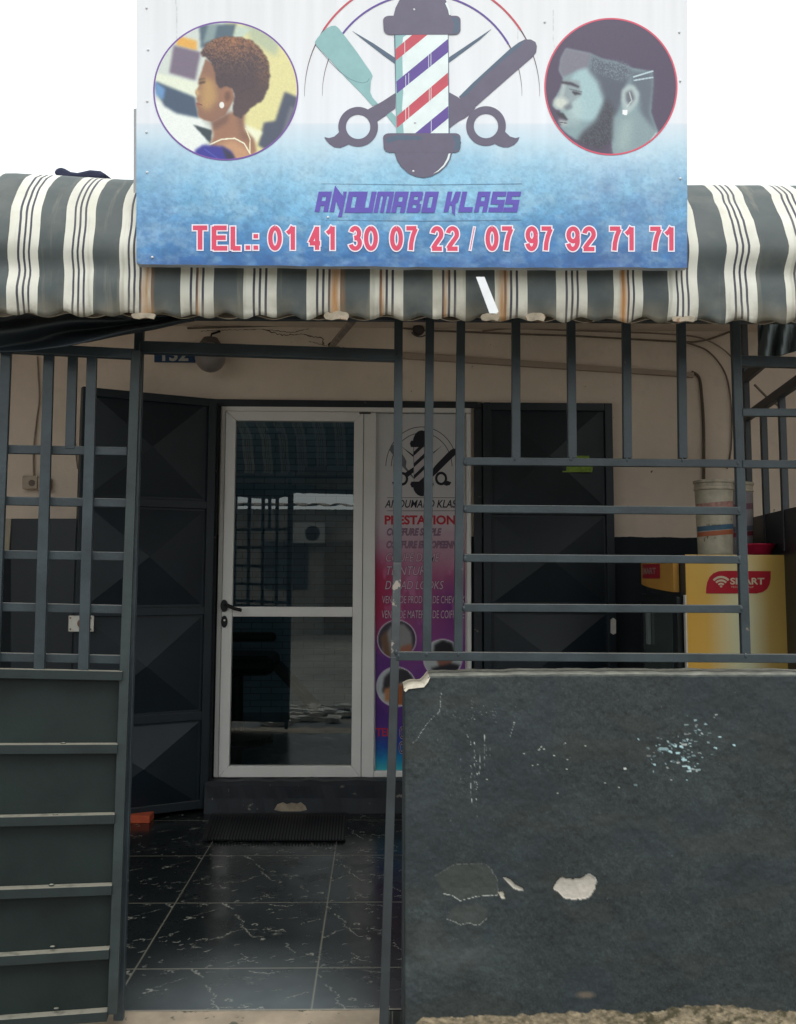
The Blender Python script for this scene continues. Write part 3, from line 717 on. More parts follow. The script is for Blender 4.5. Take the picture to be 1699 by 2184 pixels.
# the rest of the block: top, back, end
g = MB(); TH = 0.14
rows = []
for jx in range(0, nx, 4):
    q = Vw[0, jx]; nz = noise.noise(Vector((q[0]*12, 0, 0)))*.004
    rows.append([(q[0], q[1], q[2]), (q[0], q[1]+.012, q[2]+.004+nz), (q[0], YW+TH, q[2]+.004+nz), (q[0], YW+TH+.01, -.25)])
for a, b in zip(rows[:-1], rows[1:]):
    pale = a[0][0] < P(914, 1440, YW).x
    for k in range(3): g.add([a[k], b[k], b[k+1], a[k+1]], [(0,1,2,3)], 0 if (k < 2 and pale) else (2 if k < 2 else 1))
e = [tuple(Vw[j, 0]) for j in range(0, ny, 6)]
for a, b in zip(e[:-1], e[1:]): g.add([a, b, (b[0]+.002, YW+TH, b[2]), (a[0]+.002, YW+TH, a[2])], [(0,1,2,3)], 1)
g.build('wall_core', [paint('bare_cement', (0.62,0.56,0.45), .9, .12, 30), paint('wall_side_paint', (0.06,0.07,0.075), .6, .3, 12), paint('dusty_wall_top', (0.20,0.20,0.17), .9, .35, 25)], wallo)
g = MB()    # thick rim of broken render at the corner
pts = [(862,1473),(868,1466),(880,1461),(905,1459),(912,1450),(918,1445),(914,1455),(905,1466),(888,1468),(872,1470),(866,1476)]
g.prism([P(x, y, YW-.004) for x, y in pts], (0, .02, 0)); g.build('broken_render', paint('broken_render_edge', (0.75,0.68,0.56), .9, .15, 40), wallo)

# ================================================================== SECURITY GRILLE (welded flats over the wall)
YG = 2.765
gr = empty('security_grille', (0.5, YG, 1.0), 'dark grey welded grille of square bars standing on the low wall', 'grille')
BW = 0.026
def gbar(name, pa, pb, w=BW, Y=YG, d=0.02, mat=None, Yb=None, par=None):
    g = MB(); g.bar(P(*pa, Y), P(*pb, Yb or Y), w, d); return g.build(name, mat or M_bar, par or gr, bevel=0.002)
gbar('post', (851, 640), (848, 1200), .026)
gbar('post', (848, 1200), (843, 1402), .025, mat=M_barold)
gbar('post', (843, 1402), (819, 2190), .026, Yb=2.70, mat=paint('dark_leaning_post', (0.028,0.034,0.038), .5, .25, 12, dust=(.2,.18,.15)))
for a, b in (((918,640),(911,1393)), ((984,640),(978,1393))): gbar('bar', a, b)
for x, x2 in ((1101,1101),(1218,1221),(1336,1339),(1453,1457)): gbar('bar', (x, 640), (x2, 978))
gbar('post', (1567, 640), (1591, 1395), .027)
YR = YG-.004
for y1, y2 in ((984,989),(1085,1090),(1190,1194),(1296,1299)): gbar('rail', (990, y1), (1580, y2), .024, Y=YR, d=.018)
gbar('rail', (845, 1399), (1790, 1405), .026, Y=YG-.003)
gbar('rail', (1583, 880), (1790, 881), .024, Y=YR); gbar('rail', (1583, 990), (1790, 991), .024, Y=YR)
gbar('rail', (1570, 770), (1790, 776), .034, Y=YG+.004)
gbar('lintel', (300, 741), (846, 759), .036, Y=YG+.0, d=.03)
gbar('post', (300, 640), (254, 2175), .028, Y=YG+.02)
gbar('top_rail', (-300, 668), (1990, 682), .03, Y=YG+.03)
g = MB()   # weld beads
rnd = random.Random(5)
for (x, y) in ((992,986),(992,1087),(992,1192),(992,1298),(1573,987),(1575,1089),(1578,1193),(1582,1298),(1101,978),(1219,979),(1337,980),(1455,981),(850,1400),(912,1396),(979,1396),(1590,1399),(846,759),(846,1392)):
    g = MB(); g.sphere(P(x+rnd.uniform(-2, 2), y, YG-.012), .004+rnd.random()*.003, .003, .008, 8, 6); g.build('weld_bead', M_bar, gr, smooth=True)

# ================================================================== ENTRANCE GATE (left, swung a little inwards)
gp0 = P(270, 1450, 2.71); gp1 = P(-20, 1450, 2.71-.37*math.tan(R(8)))
gd_ = (gp0-gp1); gn = Vector((gd_.y, -gd_.x, 0)).normalized()
GM = plane_map(gp0, gn)
gate = empty('entrance_gate', (gp0.x-.3, 2.68, 0), 'dark grey steel gate ajar at left, barred above and ribbed sheet below', 'gate')
def gb(name, a, b, w, lift=0.0, d=.02, mat=None, bev=.002):
    g = MB(); g.bar(GM(*a, lift), GM(*b, lift), w, d, n=gn); return g.build(name, mat or M_bar, gate, bevel=bev)
gb('stile', (291, 748), (241, 2160), .027, .002, .028, mat=paint('gate_stile_paint', (0.026, 0.037, 0.038), .5, .3, 9, b=(90, .4), spots=(34, .70, (.14,.12,.10))))
gb('top_rail', (-450, 718), (290, 756), .030, 0, .026)
for a, b in (((14,745),(-14,1440)), ((105,750),(84,1440)), ((197,752),(178,1440)), ((-80,745),(-112,1440)), ((-175,745),(-210,1440))): gb('bar', a, b, .0285, .002)
gb('bar', (156, 752), (150, 958), .027, -.022)
for y0, y1 in ((958,963),(1068,1073),(1184,1187),(1293,1300),(1400,1407)): gb('rail', (-450, y0-8), (272, y1), .0255, -.022, .016)
g = MB(); g.prism([GM(-450, 1440, -.005), GM(262, 1440, -.005), GM(238, 2160, -.005), GM(-450, 2210, -.005)], -gn*.003); g.build('sheet_panel', M_panel, gate)
for (yl, yr, xr) in ((1432,1437,262),(1593,1592,252),(1747,1741,246),(1901,1892,240),(2043,2028,234),(2178,2160,230)):
    s = (yr-yl)/245
    gb('rib', (-450, yl+4-s*450*1.0), (xr, yr+4), .026, .011, .030, M_rib, .0015)
g = MB()
for (x, y) in ((135,1586),(118,1738),(110,1888),(112,2020),(120,2152),(175,1432)):
    g = MB(); g.sphere(GM(x, y, .012), .008, .006, .003, 10, 6); g.build('weld_bead', M_rib, gate, smooth=True)

# ================================================================== AWNING
aw = empty('striped_awning', (0, 2.6, 2.0), 'barrel awning in grey and cream striped canvas over the porch', 'awning')
prof = [(2.450,1.990),(2.436,2.03),(2.430,2.08),(2.446,2.12),(2.416,2.165),(2.424,2.21),(2.445,2.27),(2.485,2.33),(2.545,2.385),(2.62,2.425),(2.72,2.452),(2.86,2.47),(3.05,2.485),(3.25,2.53),(3.44,ZC+.055)]
pa = np.array(prof); dl = np.r_[0, np.cumsum(np.hypot(*np.diff(pa, axis=0).T))]; 
nv = 70; nx = 900
tv = np.linspace(0, 1, nv)**1.15*dl[-1]; py_ = np.interp(tv, dl, pa[:, 0]); pz_ = np.interp(tv, dl, pa[:, 1])
for _ in range(3):
    py_[1:-1] = (py_[:-2]+2*py_[1:-1]+py_[2:])/4; pz_[1:-1] = (pz_[:-2]+2*pz_[1:-1]+pz_[2:])/4
x0 = P(-260, 676, 2.45).x; x1 = P(1990, 676, 2.45).x
xs = np.linspace(x0, x1, nx)
Xg, Tg = np.meshgrid(xs, tv); Yg = np.tile(py_[:, None], (1, nx)); Zg = np.tile(pz_[:, None], (1, nx))
cenpx = [51,167,287,421,555,690,825,958,1090,1220,1339,1455,1582,1712]
cenx = [P(c, 676, 2.45).x for c in cenpx]
per = .166
cenx = [cenx[0]-per*k for k in (3, 2, 1)]+cenx+[cenx[-1]+per*k for k in (1, 2, 3)]
low = np.clip(Tg/.35, 0, 1)
# folds: hanging wrinkles and horizontal sag, stronger away from the sign
sidef = np.clip((np.abs(Xg-(P(880,676,2.45).x))-.62)/.25, 0, 1)
Yg = Yg+(fbm(Xg*3.2, Tg*7, 3, 4)-.5)*.04*(.25+sidef*.6)*np.clip(Tg/.06, .2, 1)
Zg = Zg+(fbm(Xg*2.0+7, Tg*5, 8, 3)-.5)*.012*(Tg > .3)
Zg = Zg+(.006*np.sin(2*np.pi*Xg/.0875)+.003*np.sin(2*np.pi*Xg/.143+1))*np.clip(1-Tg/.03, 0, 1)
Yg = Yg+.006*np.cos(2*np.pi*Xg/.0875)*np.clip(1-Tg/.05, 0, 1)
Zg = Zg+(.018+.012*np.clip((-Xg-.75)/.3, 0, 1)+.010*np.clip((Xg-.7)/.3, 0, 1))*np.clip((Tg-.25)/.25, 0, 1)
ph = np.interp(Xg, cenx, np.arange(len(cenx)))
ph = ph+(fbm(Xg*1.2+Tg*0, Tg*9, 13, 2)-.5)*.10*(.15+sidef)*np.clip(Tg/.1, 0, 1)
m, t, bs = nodes_of('striped_canvas')
uvn = t.nodes.new('ShaderNodeUVMap'); uvn.uv_map = 'UV'; sx = t.nodes.new('ShaderNodeSeparateXYZ'); t.links.new(uvn.outputs[0], sx.inputs[0])
u = sx.outputs[0]; f = mth(t, 'SUBTRACT', mth(t, 'FRACT', mth(t, 'ADD', u, 0.5)), 0.5)
cream = mth(t, 'LESS_THAN', mth(t, 'ABSOLUTE', f), 0.265)
thin = None
for c in (-0.095, 0.0, 0.095):
    k = mth(t, 'LESS_THAN', mth(t, 'ABSOLUTE', mth(t, 'SUBTRACT', f, c)), 0.019); thin = k if thin is None else mth(t, 'MAXIMUM', thin, k)
grey = mixc(t, noisemask(t, 5, .3, .7), (0.08,0.098,0.10), (0.118,0.135,0.135)); cr = mixc(t, noisemask(t, 4, .3, .75, detail=8), (0.88,0.87,0.79), (0.70,0.67,0.56))
c = mixc(t, cream, grey, cr); c = mixc(t, thin, c, (0.07,0.07,0.10))
# dirt: rust runs hanging from the sign and general grime
st_ = noisemask(t, 3.0, .60, .70, detail=5, stretch=(6.0, 1, .35))
zf = t.nodes.new('ShaderNodeMapRange'); zf.inputs[1].default_value = 2.2; zf.inputs[2].default_value = 1.95; t.links.new(sx.outputs[1], zf.inputs[0])
c = mixc(t, mth(t, 'MULTIPLY', st_, 0.5), c, (0.35,0.33,0.26))
hm_ = t.nodes.new('ShaderNodeMapRange'); hm_.inputs[1].default_value = .06; hm_.inputs[2].default_value = 0.0; t.links.new(sx.outputs[1], hm_.inputs[0])
c = mixc(t, mth(t, 'MULTIPLY', mth(t, 'MULTIPLY', hm_.outputs[0], noisemask(t, 12, .35, .6, detail=8)), .75), c, (.24,.20,.14))
c = mixc(t, mth(t, 'MULTIPLY', noisemask(t, 9, .50, .75, detail=10), .28), c, (.30,.29,.24))
# rust patches around given u
rust = None
for (uc, hw) in ((5.22, .11), (8.21, .13), (10.88, .12), (12.93, .13), (8.92, .04), (6.02, .04), (9.95, .05)):
    nz = t.nodes.new('ShaderNodeTexNoise'); nz.inputs['Scale'].default_value = 7; 
    mp = t.nodes.new('ShaderNodeMapping'); mp.inputs['Scale'].default_value = (1, 1, 1); t.links.new(uvn.outputs[0], mp.inputs[0]); t.links.new(mp.outputs[0], nz.inputs['Vector'])
    d = mth(t, 'ABSOLUTE', mth(t, 'SUBTRACT', mth(t, 'ADD', u, mth(t, 'MULTIPLY', mth(t, 'SUBTRACT', nz.outputs[0], .5), .12)), uc))
    k = mth(t, 'SUBTRACT', 1.0, mth(t, 'DIVIDE', d, hw), True); rust = k if rust is None else mth(t, 'MAXIMUM', rust, k)
vm = t.nodes.new('ShaderNodeMapRange'); vm.inputs[1].default_value = 0.17; vm.inputs[2].default_value = 0.14; t.links.new(sx.outputs[1], vm.inputs[0])
runs = noisemask(t, 22, .30, .6, detail=6, stretch=(3, 1, .12))
rm = mth(t, 'MULTIPLY', mth(t, 'MULTIPLY', mth(t, 'POWER', rust, .7), vm.outputs[0]), runs)
c = mixc(t, mth(t, 'MULTIPLY', rm, 1.0, True), c, (0.52,0.24,0.07))
t.links.new(c, bs.inputs['Base Color']); bs.inputs['Roughness'].default_value = .5; bs.inputs['Specular IOR Level'].default_value = .35
bump(t, bs, 300, .12, .001)
out_ = t.nodes['Material Output']; tl_ = t.nodes.new('ShaderNodeBsdfTranslucent'); ms_ = t.nodes.new('ShaderNodeMixShader'); ms_.inputs[0].default_value = .14
t.links.new(c, tl_.inputs[0]); t.links.new(bs.outputs[0], ms_.inputs[1]); t.links.new(tl_.outputs[0], ms_.inputs[2]); t.links.new(ms_.outputs[0], out_.inputs[0])
Vs = np.stack([Xg, Yg, Zg], -1).reshape(-1, 3)
grid_obj('canvas', Vs, nv, nx, m, aw, uv=np.stack([ph.ravel(), Tg.ravel()], 1), solid=.0025)
# torn grey patch with a slipped white strip
# corrugated sheet below the canvas, its crests show at the lower edge
g = MB(); n = 700
xs2 = np.linspace(x0, x1, n)
for i in range(n-1):
    za = .006*math.cos(2*math.pi*(xs2[i]-.02)/.123); zb_ = .006*math.cos(2*math.pi*(xs2[i+1]-.02)/.123)
    ln = [(2.475, 1.996), (2.52, 2.035), (2.70, 2.13)]
    for (ya, z1_), (yb_, z2_) in zip(ln[:-1], ln[1:]):
        g.poly([(xs2[i], ya, z1_+za), (xs2[i+1], ya, z1_+zb_), (xs2[i+1], yb_, z2_+zb_), (xs2[i], yb_, z2_+za)])
M_tile = paint('weathered_roof_sheet', (0.42,0.35,0.27), .85, .3, 20, spots=(15, .6, (.22,.12,.07)), b=(60, .5))
g.build('corrugated_sheet', M_tile, aw, solid=.002)
rnd = random.Random(9); M_crest = paint('weathered_crest', (0.36,0.30,0.225), .85, .35, 30, spots=(30, .60, (.26,.15,.09)), b=(60, .5))
for (cx, wd, hh) in ((306,52,7),(718,54,16),(1046,40,12),(1143,42,15),(1459,50,7)):
    g = MB(); pts = []
    N = 14
    for k in range(N+1):
        a = math.pi*k/N; x = cx-wd/2*math.cos(a); y = 671+ (cx/1699)*10 - hh*.72*(math.sin(a)**.75)*rnd.uniform(.92, 1.06)
        pts.append((x, y))
    pts += [(cx+wd*.42, 679+(cx/1699)*10), (cx+wd*.1, 676+(cx/1699)*10), (cx-wd*.2, 679+(cx/1699)*10), (cx-wd*.42, 677+(cx/1699)*10)]
    g.prism([P(x, y-1, 2.441) for x, y in pts], (0, .006, 0)); g.build('sheet_crest', M_crest, aw)
st = MB(); q = [(1016,590),(1034,590),(1064,664),(1060,668),(1045,668)]
st.prism([P(x, y, 2.392) for x, y in q], (0, .002, 0)); st.build('slipped_tape', flat('white_tape', (.85,.86,.88), .5), aw)

# fabric scrap on the awning
g = MB(); q = [(112,368),(118,357),(130,354),(148,364),(163,366),(190,360),(212,362),(228,372),(215,380),(130,380)]
g.prism([P(x, y, 2.66) for x, y in q], (.02, .12, .01))
tag(g.build('cloth_scrap', flat('navy_cloth', (0.03,0.035,0.07), .8), bevel=.01), 'crumpled navy cloth scrap lying on top of the striped awning', 'cloth')

# dark tarpaulin hanging under the awning on the left
n1_, n2_ = 120, 24
topx = np.linspace(-160, 415, n1_)
ty = np.interp(topx, [-160, 100, 415], [650, 655, 672]); by = np.interp(topx, [-160, 0, 60, 140, 185, 250, 330, 400, 415], [752, 750, 748, 738, 730, 716, 702, 686, 684])
V = []
for j in range(n2_):
    for i in range(n1_):
        f_ = j/(n2_-1); y = ty[i]*(1-f_)+by[i]*f_
        Yd = 2.60+.05*math.sin(f_*9+topx[i]*.012)*f_+.03*noise.noise(Vector((topx[i]*.01, f_*4, 0)))
        V.append(P(topx[i], y, Yd))
tp = grid_obj('tarpaulin', np.array([tuple(v) for v in V]), n2_, n1_, flat('black_tarpaulin', (0.022,0.03,0.038), .5, .5), solid=.003)
tag(tp, 'sagging black tarpaulin tied below the left of the awning', 'tarpaulin')
V = []
for j in range(20):
    for i in range(40):
        f_ = j/19; x = 1618+i/39*190; y = 686+f_*(np.interp(x, [1618,1650,1700,1810], [80,78,62,50])); V.append(P(x, y, 3.3+.05*math.sin(i*.9+f_*2)))
tp = grid_obj('hanging_cloth', np.array([tuple(v) for v in V]), 20, 40, flat('grey_cloth', (0.10,0.12,0.12), .8), solid=.003)
tag(tp, 'grey cloth hanging under the awning at the far right', 'cloth')

# ================================================================== SIGN BOARD
Yb0 = 2.385
a0 = P(291, 562, Yb0)
# lean found so that the left edge is upright in the photo
def solveY(px, py, Xt):
    d = ray(px, py); return Xt/d.x
Yt = solveY(291, 0, a0.x)
pb = P(880, 566, Yb0); pt = P(880, 0, Yt)
upv = (pt-pb).normalized(); sn = Vector((1, 0, 0)).cross(upv).normalized()
SM = plane_map(pb, sn); 
if sn.y > 0: sn = -sn
sign = empty('sign_board', tuple(pb), 'large blue and white barber shop sign board with phone numbers above the awning', 'sign')
nx, ny = 560, 320
pxs = np.linspace(291, 1467, nx); TY = -125.0
rowf = np.linspace(0, 1, ny); PX = np.tile(pxs, (ny, 1))
bot = np.interp(pxs, [291, 300, 600, 900, 1200, 1467], [560, 563, 566, 569, 570, 570])+(fbm(pxs*.02, pxs*0, 4)-.5)*3
PY = TY+(bot-TY)[None, :]*rowf[:, None]
key = [(-125,(232,232,236)),(0,(228,228,232)),(200,(232,234,240)),(262,(230,234,242)),(264,(216,226,238)),(300,(196,222,238)),(350,(158,204,232)),(400,(126,186,224)),(450,(96,166,214)),(500,(66,136,198)),(540,(44,112,180)),(572,(38,98,168))]
ks = [k[0] for k in key]; C3 = np.array([k[1] for k in key], float)
wy = PY+(fbm(PX*.012, PY*.012, 3, 5)-.5)*90*np.clip((PY-265)/90, 0, 1)
cvs = Canvas(PX, PY, (0, 0, 0)); cvs.c = np.stack([np.interp(wy, ks, C3[:, k]) for k in range(3)], -1)/255
low = np.clip((PY-290)/160, 0, 1)
side = np.clip((PX-1130)/180, 0, 1)*np.clip((PY-330)/80, 0, 1)
cvs.blend(side*.55*np.clip(fbm(PX*.02, PY*.02, 9, 5)*1.6-.3, 0, 1), (84, 112, 168))
cvs.blend(np.clip((420-PX)/130, 0, 1)*low*.5*np.clip(fbm(PX*.02+4, PY*.03, 19, 5)*1.8-.4, 0, 1), (78, 104, 170))
cvs.blend(np.clip((420-PX)/300, 0, 1)*np.clip((PY-280)/60,0,1)*.25, (110, 150, 190))
cvs.blend(np.exp(-(((PX-900)/260)**2+((PY-410)/60)**2))*.75, (140, 204, 236))
n = fbm(PX*.045, PY*.06, 31, 6, .62); cvs.c *= (1+(n-.5)*.30*low)[..., None]
n = fbm(PX*.35, PY*.35, 35, 2); cvs.c *= (1+(n-.5)*.12*low)[..., None]
cvs.blend(np.clip((fbm(PX*.03+9, PY*.045, 37, 6, .65)-.45)*1.6, 0, .35)*low, (178, 204, 222))
cvs.blend(np.clip((fbm(PX*.13+9, PY*.16, 57, 4, .7)-.5)*2.5, 0, .25)*low, (60, 104, 160))
cvs.blend(np.clip((PY-540)/25, 0, 1)*.4*np.clip(fbm(PX*.04, PY*.06, 47, 4)*2-.6, 0, 1), (28, 70, 150))
cvs.c *= (1-.05*fbm(PX*.08, PY*.004, 39, 3))[..., None]
gr_ = cvs.c.mean(axis=-1, keepdims=True); cvs.c = cvs.c*.86+gr_*.14           # faint vertical streaks
for (x, y0, y1) in ((376,-10,90),(1180,20,110),(1105,60,100),(380,130,170)): cvs.line([(x, y0), (x+2, y1)], 1, (150,155,160), .5, wob=2)
Vs = np.zeros((ny, nx, 3)); nn = np.array(sn); p0n = float(np.dot(np.array(pb)-np.array(CAM), nn))
for jx in range(nx):
    r0 = np.array(ray(pxs[jx], 0)); r1 = np.array(ray(pxs[jx], 1))-r0; d = r0+PY[:, jx][:, None]*r1; Vs[:, jx, :] = np.array(CAM)+d*(p0n/(d@nn))[:, None]
dent = (fbm(PX*.006, PY*.006, 51, 3)-.5)*.010
for (x, y, r, h) in ((1075,552,16,.004),(740,555,14,.004),(640,548,10,.003),(1310,560,20,-.004),(390,470,8,.003),(900,556,12,-.003)):
    dent += h*np.exp(-(((PX-x)/r)**2+((PY-y)/(r*.6))**2))
dent *= np.clip((PY-380)/120, .0, 1)
M_print = vcol_mat('printed_vinyl', .38, .45)
# keep the printed layers proud of every dent
Vs = Vs-nn[None, None, :]*np.abs(dent)[..., None]*.5
GS = 1.0
face = grid_obj('printed_face', Vs.reshape(-1, 3), ny, nx, M_print, sign, lin(np.clip(cvs.c, 0, 1).reshape(-1, 3))*GS)
g = MB(); bx = [SM(291.3, TY, -.012), SM(1466.7, TY, -.012), SM(1466.7, 567, -.012), SM(291.3, 560.5, -.012)]
g.prism(bx, -sn*.03); g.build('metal_frame', paint('sign_frame_metal', (0.42,0.42,0.42), .5, .2, 10), sign)
g = MB()
for k in range(nx-1):
    if k % 4: continue
    k2 = min(k+4, nx-1); a = Vector(Vs[-1, k]); b = Vector(Vs[-1, k2]); g.poly([a, b, b-sn*.02, a-sn*.02])
for c_ in (0, -1):
    for k in range(0, ny-8, 8): a = Vector(Vs[k, c_]); b = Vector(Vs[k+8, c_]); g.poly([a, b, b-sn*.02, a-sn*.02])
g.build('folded_edge', paint('folded_sheet_edge', (0.35,0.38,0.42), .5, .2, 10), sign)
g = MB()   # old board behind, at the left edge
g.prism([P(285,232,2.50), P(300,228,2.50), P(300,562,2.50), P(285,560,2.50)], (0, .03, 0)); g.build('backing_strip', flat('grey_strip', (.5,.5,.52), .6), sign)
M_screw = flat('screw_paint', (.7,.71,.73), .4)
for (x, y) in ((313,16),(316,105),(314,215),(313,281),(314,367),(1450,68),(1452,172),(1452,380),(884,20),(882,365),(886,261),(325,548),(1163,46),(700,463)):
    g = MB(); g.sphere(SM(x, y, .001), .0035, .0025, .0035, 10, 6); g.build('screw', M_screw, sign, smooth=True)

L0 = .0022
def lay(k): return .0007+k*.00008
def spoly(mb, pts, k, mi=0, tr=lambda x, y: (x, y)): mb.poly([SM(*tr(*p), lay(k)) for p in pts], mi)
C1 = lambda x, y: (256+.4018*x, .4017*y)
C2 = lambda x, y: (853.3+.4977*x, .4977*y)
CL = lambda x, y: (640+.3265*x, .3265*y)
CT = lambda x, y: (631.4+.3014*x, 375.5+.3013*y)
def ring(mb, cx, cy, rx, ry, w, k, mi=0, a0=0, a1=360, n=90, wf=None):
    V = []; 
    for i in range(n+1):
        a = R(a0+(a1-a0)*i/n); ww = w if wf is None else w*wf(i/n)
        V.append(SM(cx+(rx-ww/2)*math.cos(a), cy-(ry-ww/2)*math.sin(a), lay(k))); V.append(SM(cx+(rx+ww/2)*math.cos(a), cy-(ry+ww/2)*math.sin(a), lay(k)))
    mb.add(V, [(2*i, 2*i+1, 2*i+3, 2*i+2) for i in range(n)], mi)
def portrait(name, cx, cy, rx, ry, draw, ringcol, label):
    n = 240
    xs = np.linspace(cx-rx, cx+rx, n); ys = np.linspace(cy-ry, cy+ry, n); PX, PY = np.meshgrid(xs, ys)
    c = draw(PX, PY)
    V = np.zeros((n, n, 3)); q = np.array(pb+sn*lay(1)); pp = float(np.dot(q-np.array(CAM), nn))
    for j in range(n):
        r0 = np.array(ray(xs[j], 0)); r1 = np.array(ray(xs[j], 1))-r0; d = r0+ys[:, None]*r1; V[:, j, :] = np.array(CAM)+d*(pp/(d@nn))[:, None]
    mask = ((PX-cx)/rx)**2+((PY-cy)/ry)**2 <= 1.0
    o = grid_obj(name, V.reshape(-1, 3), n, n, M_print, sign, lin(np.clip(c.c, 0, 1).reshape(-1, 3)), mask=mask)
    o['label'] = label
    g = MB(); ring(g, cx, cy, rx, ry, 3.4, 2, 0, 0, 360, 120); rg = g.build('picture_ring', flat(name+'_ring', ringcol, .4), o)
    return o
def drawL(X, Y):
    U, V = (X-256)/.4018, Y/.4017          # work in enlarged crop coordinates
    c = Canvas(U, V, (205, 212, 205)); c.k = .6
    c.poly([(560,100),(960,100),(960,860),(640,860),(640,500)], (222,213,150), 6)
    c.poly([(640,90),(860,180),(830,300),(700,220)], (150,170,160), 6, .6)
    c.poly([(180,380),(420,440),(420,560),(180,480)], (226,230,210), 4)
    c.poly([(170,520),(420,620),(480,700),(420,830),(200,720)], (232,236,232), 3)
    c.poly([(300,185),(410,215),(408,268),(300,240)], (226,166,72), 3)
    c.poly([(285,238),(430,275),(400,425),(262,385)], (112,98,118), 4)
    c.poly([(190,430),(400,515),(420,625),(300,600),(235,560),(190,470)], (58,76,100), 3)
    c.poly([(185,430),(240,470),(230,530),(190,500)], (96,140,190), 4)
    c.poly([(420,130),(620,125),(600,220),(430,255)], (72,92,108), 4)
    c.poly([(470,125),(520,125),(500,210),(440,230)], (150,170,165), 4, .7)
    c.poly([(620,130),(700,150),(640,210),(600,200)], (190,205,190), 4)
    c.poly([(875,485),(945,515),(905,700),(800,810),(735,770),(765,650),(825,640)], (66,72,92), 3)
    c.poly([(905,560),(925,570),(880,720),(860,710)], (130,130,140), 4, .6)
    c.poly([(388,660),(490,690),(482,762)], (46,58,66), 2)
    c.poly([(620,640),(760,700),(720,760),(640,720)], (236,236,205), 4)
    c.poly([(490,640),(670,560),(655,640),(665,690),(715,740),(725,800),(700,850),(470,850),(478,770),(495,720)], (150,104,80), 3)
    c.poly([(500,770),(600,735),(690,790),(700,850),(560,850)], (196,146,108), 8, .9)
    c.poly([(620,600),(660,560),(655,690),(700,740),(650,740)], (112,78,66), 6, .8)
    c.poly([(455,310),(436,370),(424,405),(416,440),(419,455),(402,485),(401,496),(411,508),(405,525),(412,540),(404,556),(412,575),(411,600),(420,620),(446,636),(490,646),(560,610),(610,520),(560,380)], (138,96,76), 2)
    c.poly([(440,400),(500,430),(520,520),(470,590),(425,560),(430,500)], (190,150,92), 9, .8)
    c.poly([(404,480),(425,470),(432,500),(412,512)], (180,140,95), 3, .8)
    c.poly([(420,432),(452,428),(455,438),(424,446)], (52,38,36), 2, .8)
    c.line([(408,548),(436,556)], 6, (90,50,48), .8); c.poly([(402,480),(410,470),(420,500),(411,508)], (206,170,120), 2, .8); c.poly([(408,540),(424,545),(420,566),(405,560)], (150,84,78), 2, .7); c.poly([(418,418),(452,412),(455,418),(420,424)], (56,40,38), 1, .8)
    c.poly([(440,635),(500,646),(560,610),(590,570),(570,650),(500,690),(480,650)], (105,72,62), 5, .8)
    hair = [(455,300),(480,330),(505,380),(512,440),(530,470),(560,455),(600,470),(608,510),(600,560),(606,610),(640,628),(690,575),(735,545),(765,520),(790,460),(797,400),(790,330),(760,270),(700,215),(640,196),(560,192),(500,205),(450,240),(428,280),(436,300)]
    c.poly(hair, (66,50,56), 2, wob=7, wsc=.06)
    hm = c.blur(c.pmask(hair, 7, .06), 2)
    tex = fbm(U*.07, V*.07, 3, 3)
    g_ = np.clip(1-(V-195)/150-.3*np.abs(U-600)/200, 0, 1)
    c.blend(hm*np.clip(g_*1.1*(tex*.6+.4), 0, .85), (158,98,62))
    c.blend(hm*np.clip((U-700)/80, 0, 1)*np.clip((520-V)/120, 0, 1)*tex*.8, (140,92,62))
    tex2 = fbm(U*.16, V*.16, 7, 3); c.blend(hm*np.clip((tex2-.52)*2.5, 0, .35)*np.clip((420-V)/150, 0, 1), (196,140,96)); c.blend(hm*np.clip((.45-tex2)*3, 0, .5), (44,34,40))
    c.blend(hm*np.clip((V-430)/120, 0, 1)*.35, (92,68,66))
    c.poly([(540,475),(570,460),(598,472),(603,505),(588,545),(560,565),(543,550),(536,510)], (150,102,78), 2)
    c.poly([(556,490),(585,480),(588,520),(565,545),(556,520)], (90,58,50), 4, .7)
    c.ell(541, 556, 13, 17, (235,232,225), .2)
    c.line([(478,766),(540,738),(610,733),(660,760),(692,815)], 7, (238,232,205)); c.line([(668,680),(692,740),(690,815)], 6, (228,220,180))
    c.poly([(400,795),(440,768),(545,775),(590,800),(615,850),(400,850)], (44,42,142), 3)
    c.poly([(540,775),(600,820),(615,850),(570,850)], (40,38,60), 3); c.line([(450,790),(520,840)], 8, (80,90,190), .5)
    c.c *= (1+(fbm(U*.2, V*.2, 8, 2)-.5)*.08)[..., None]
    c.c = c.c*.93+.07*.85
    return c
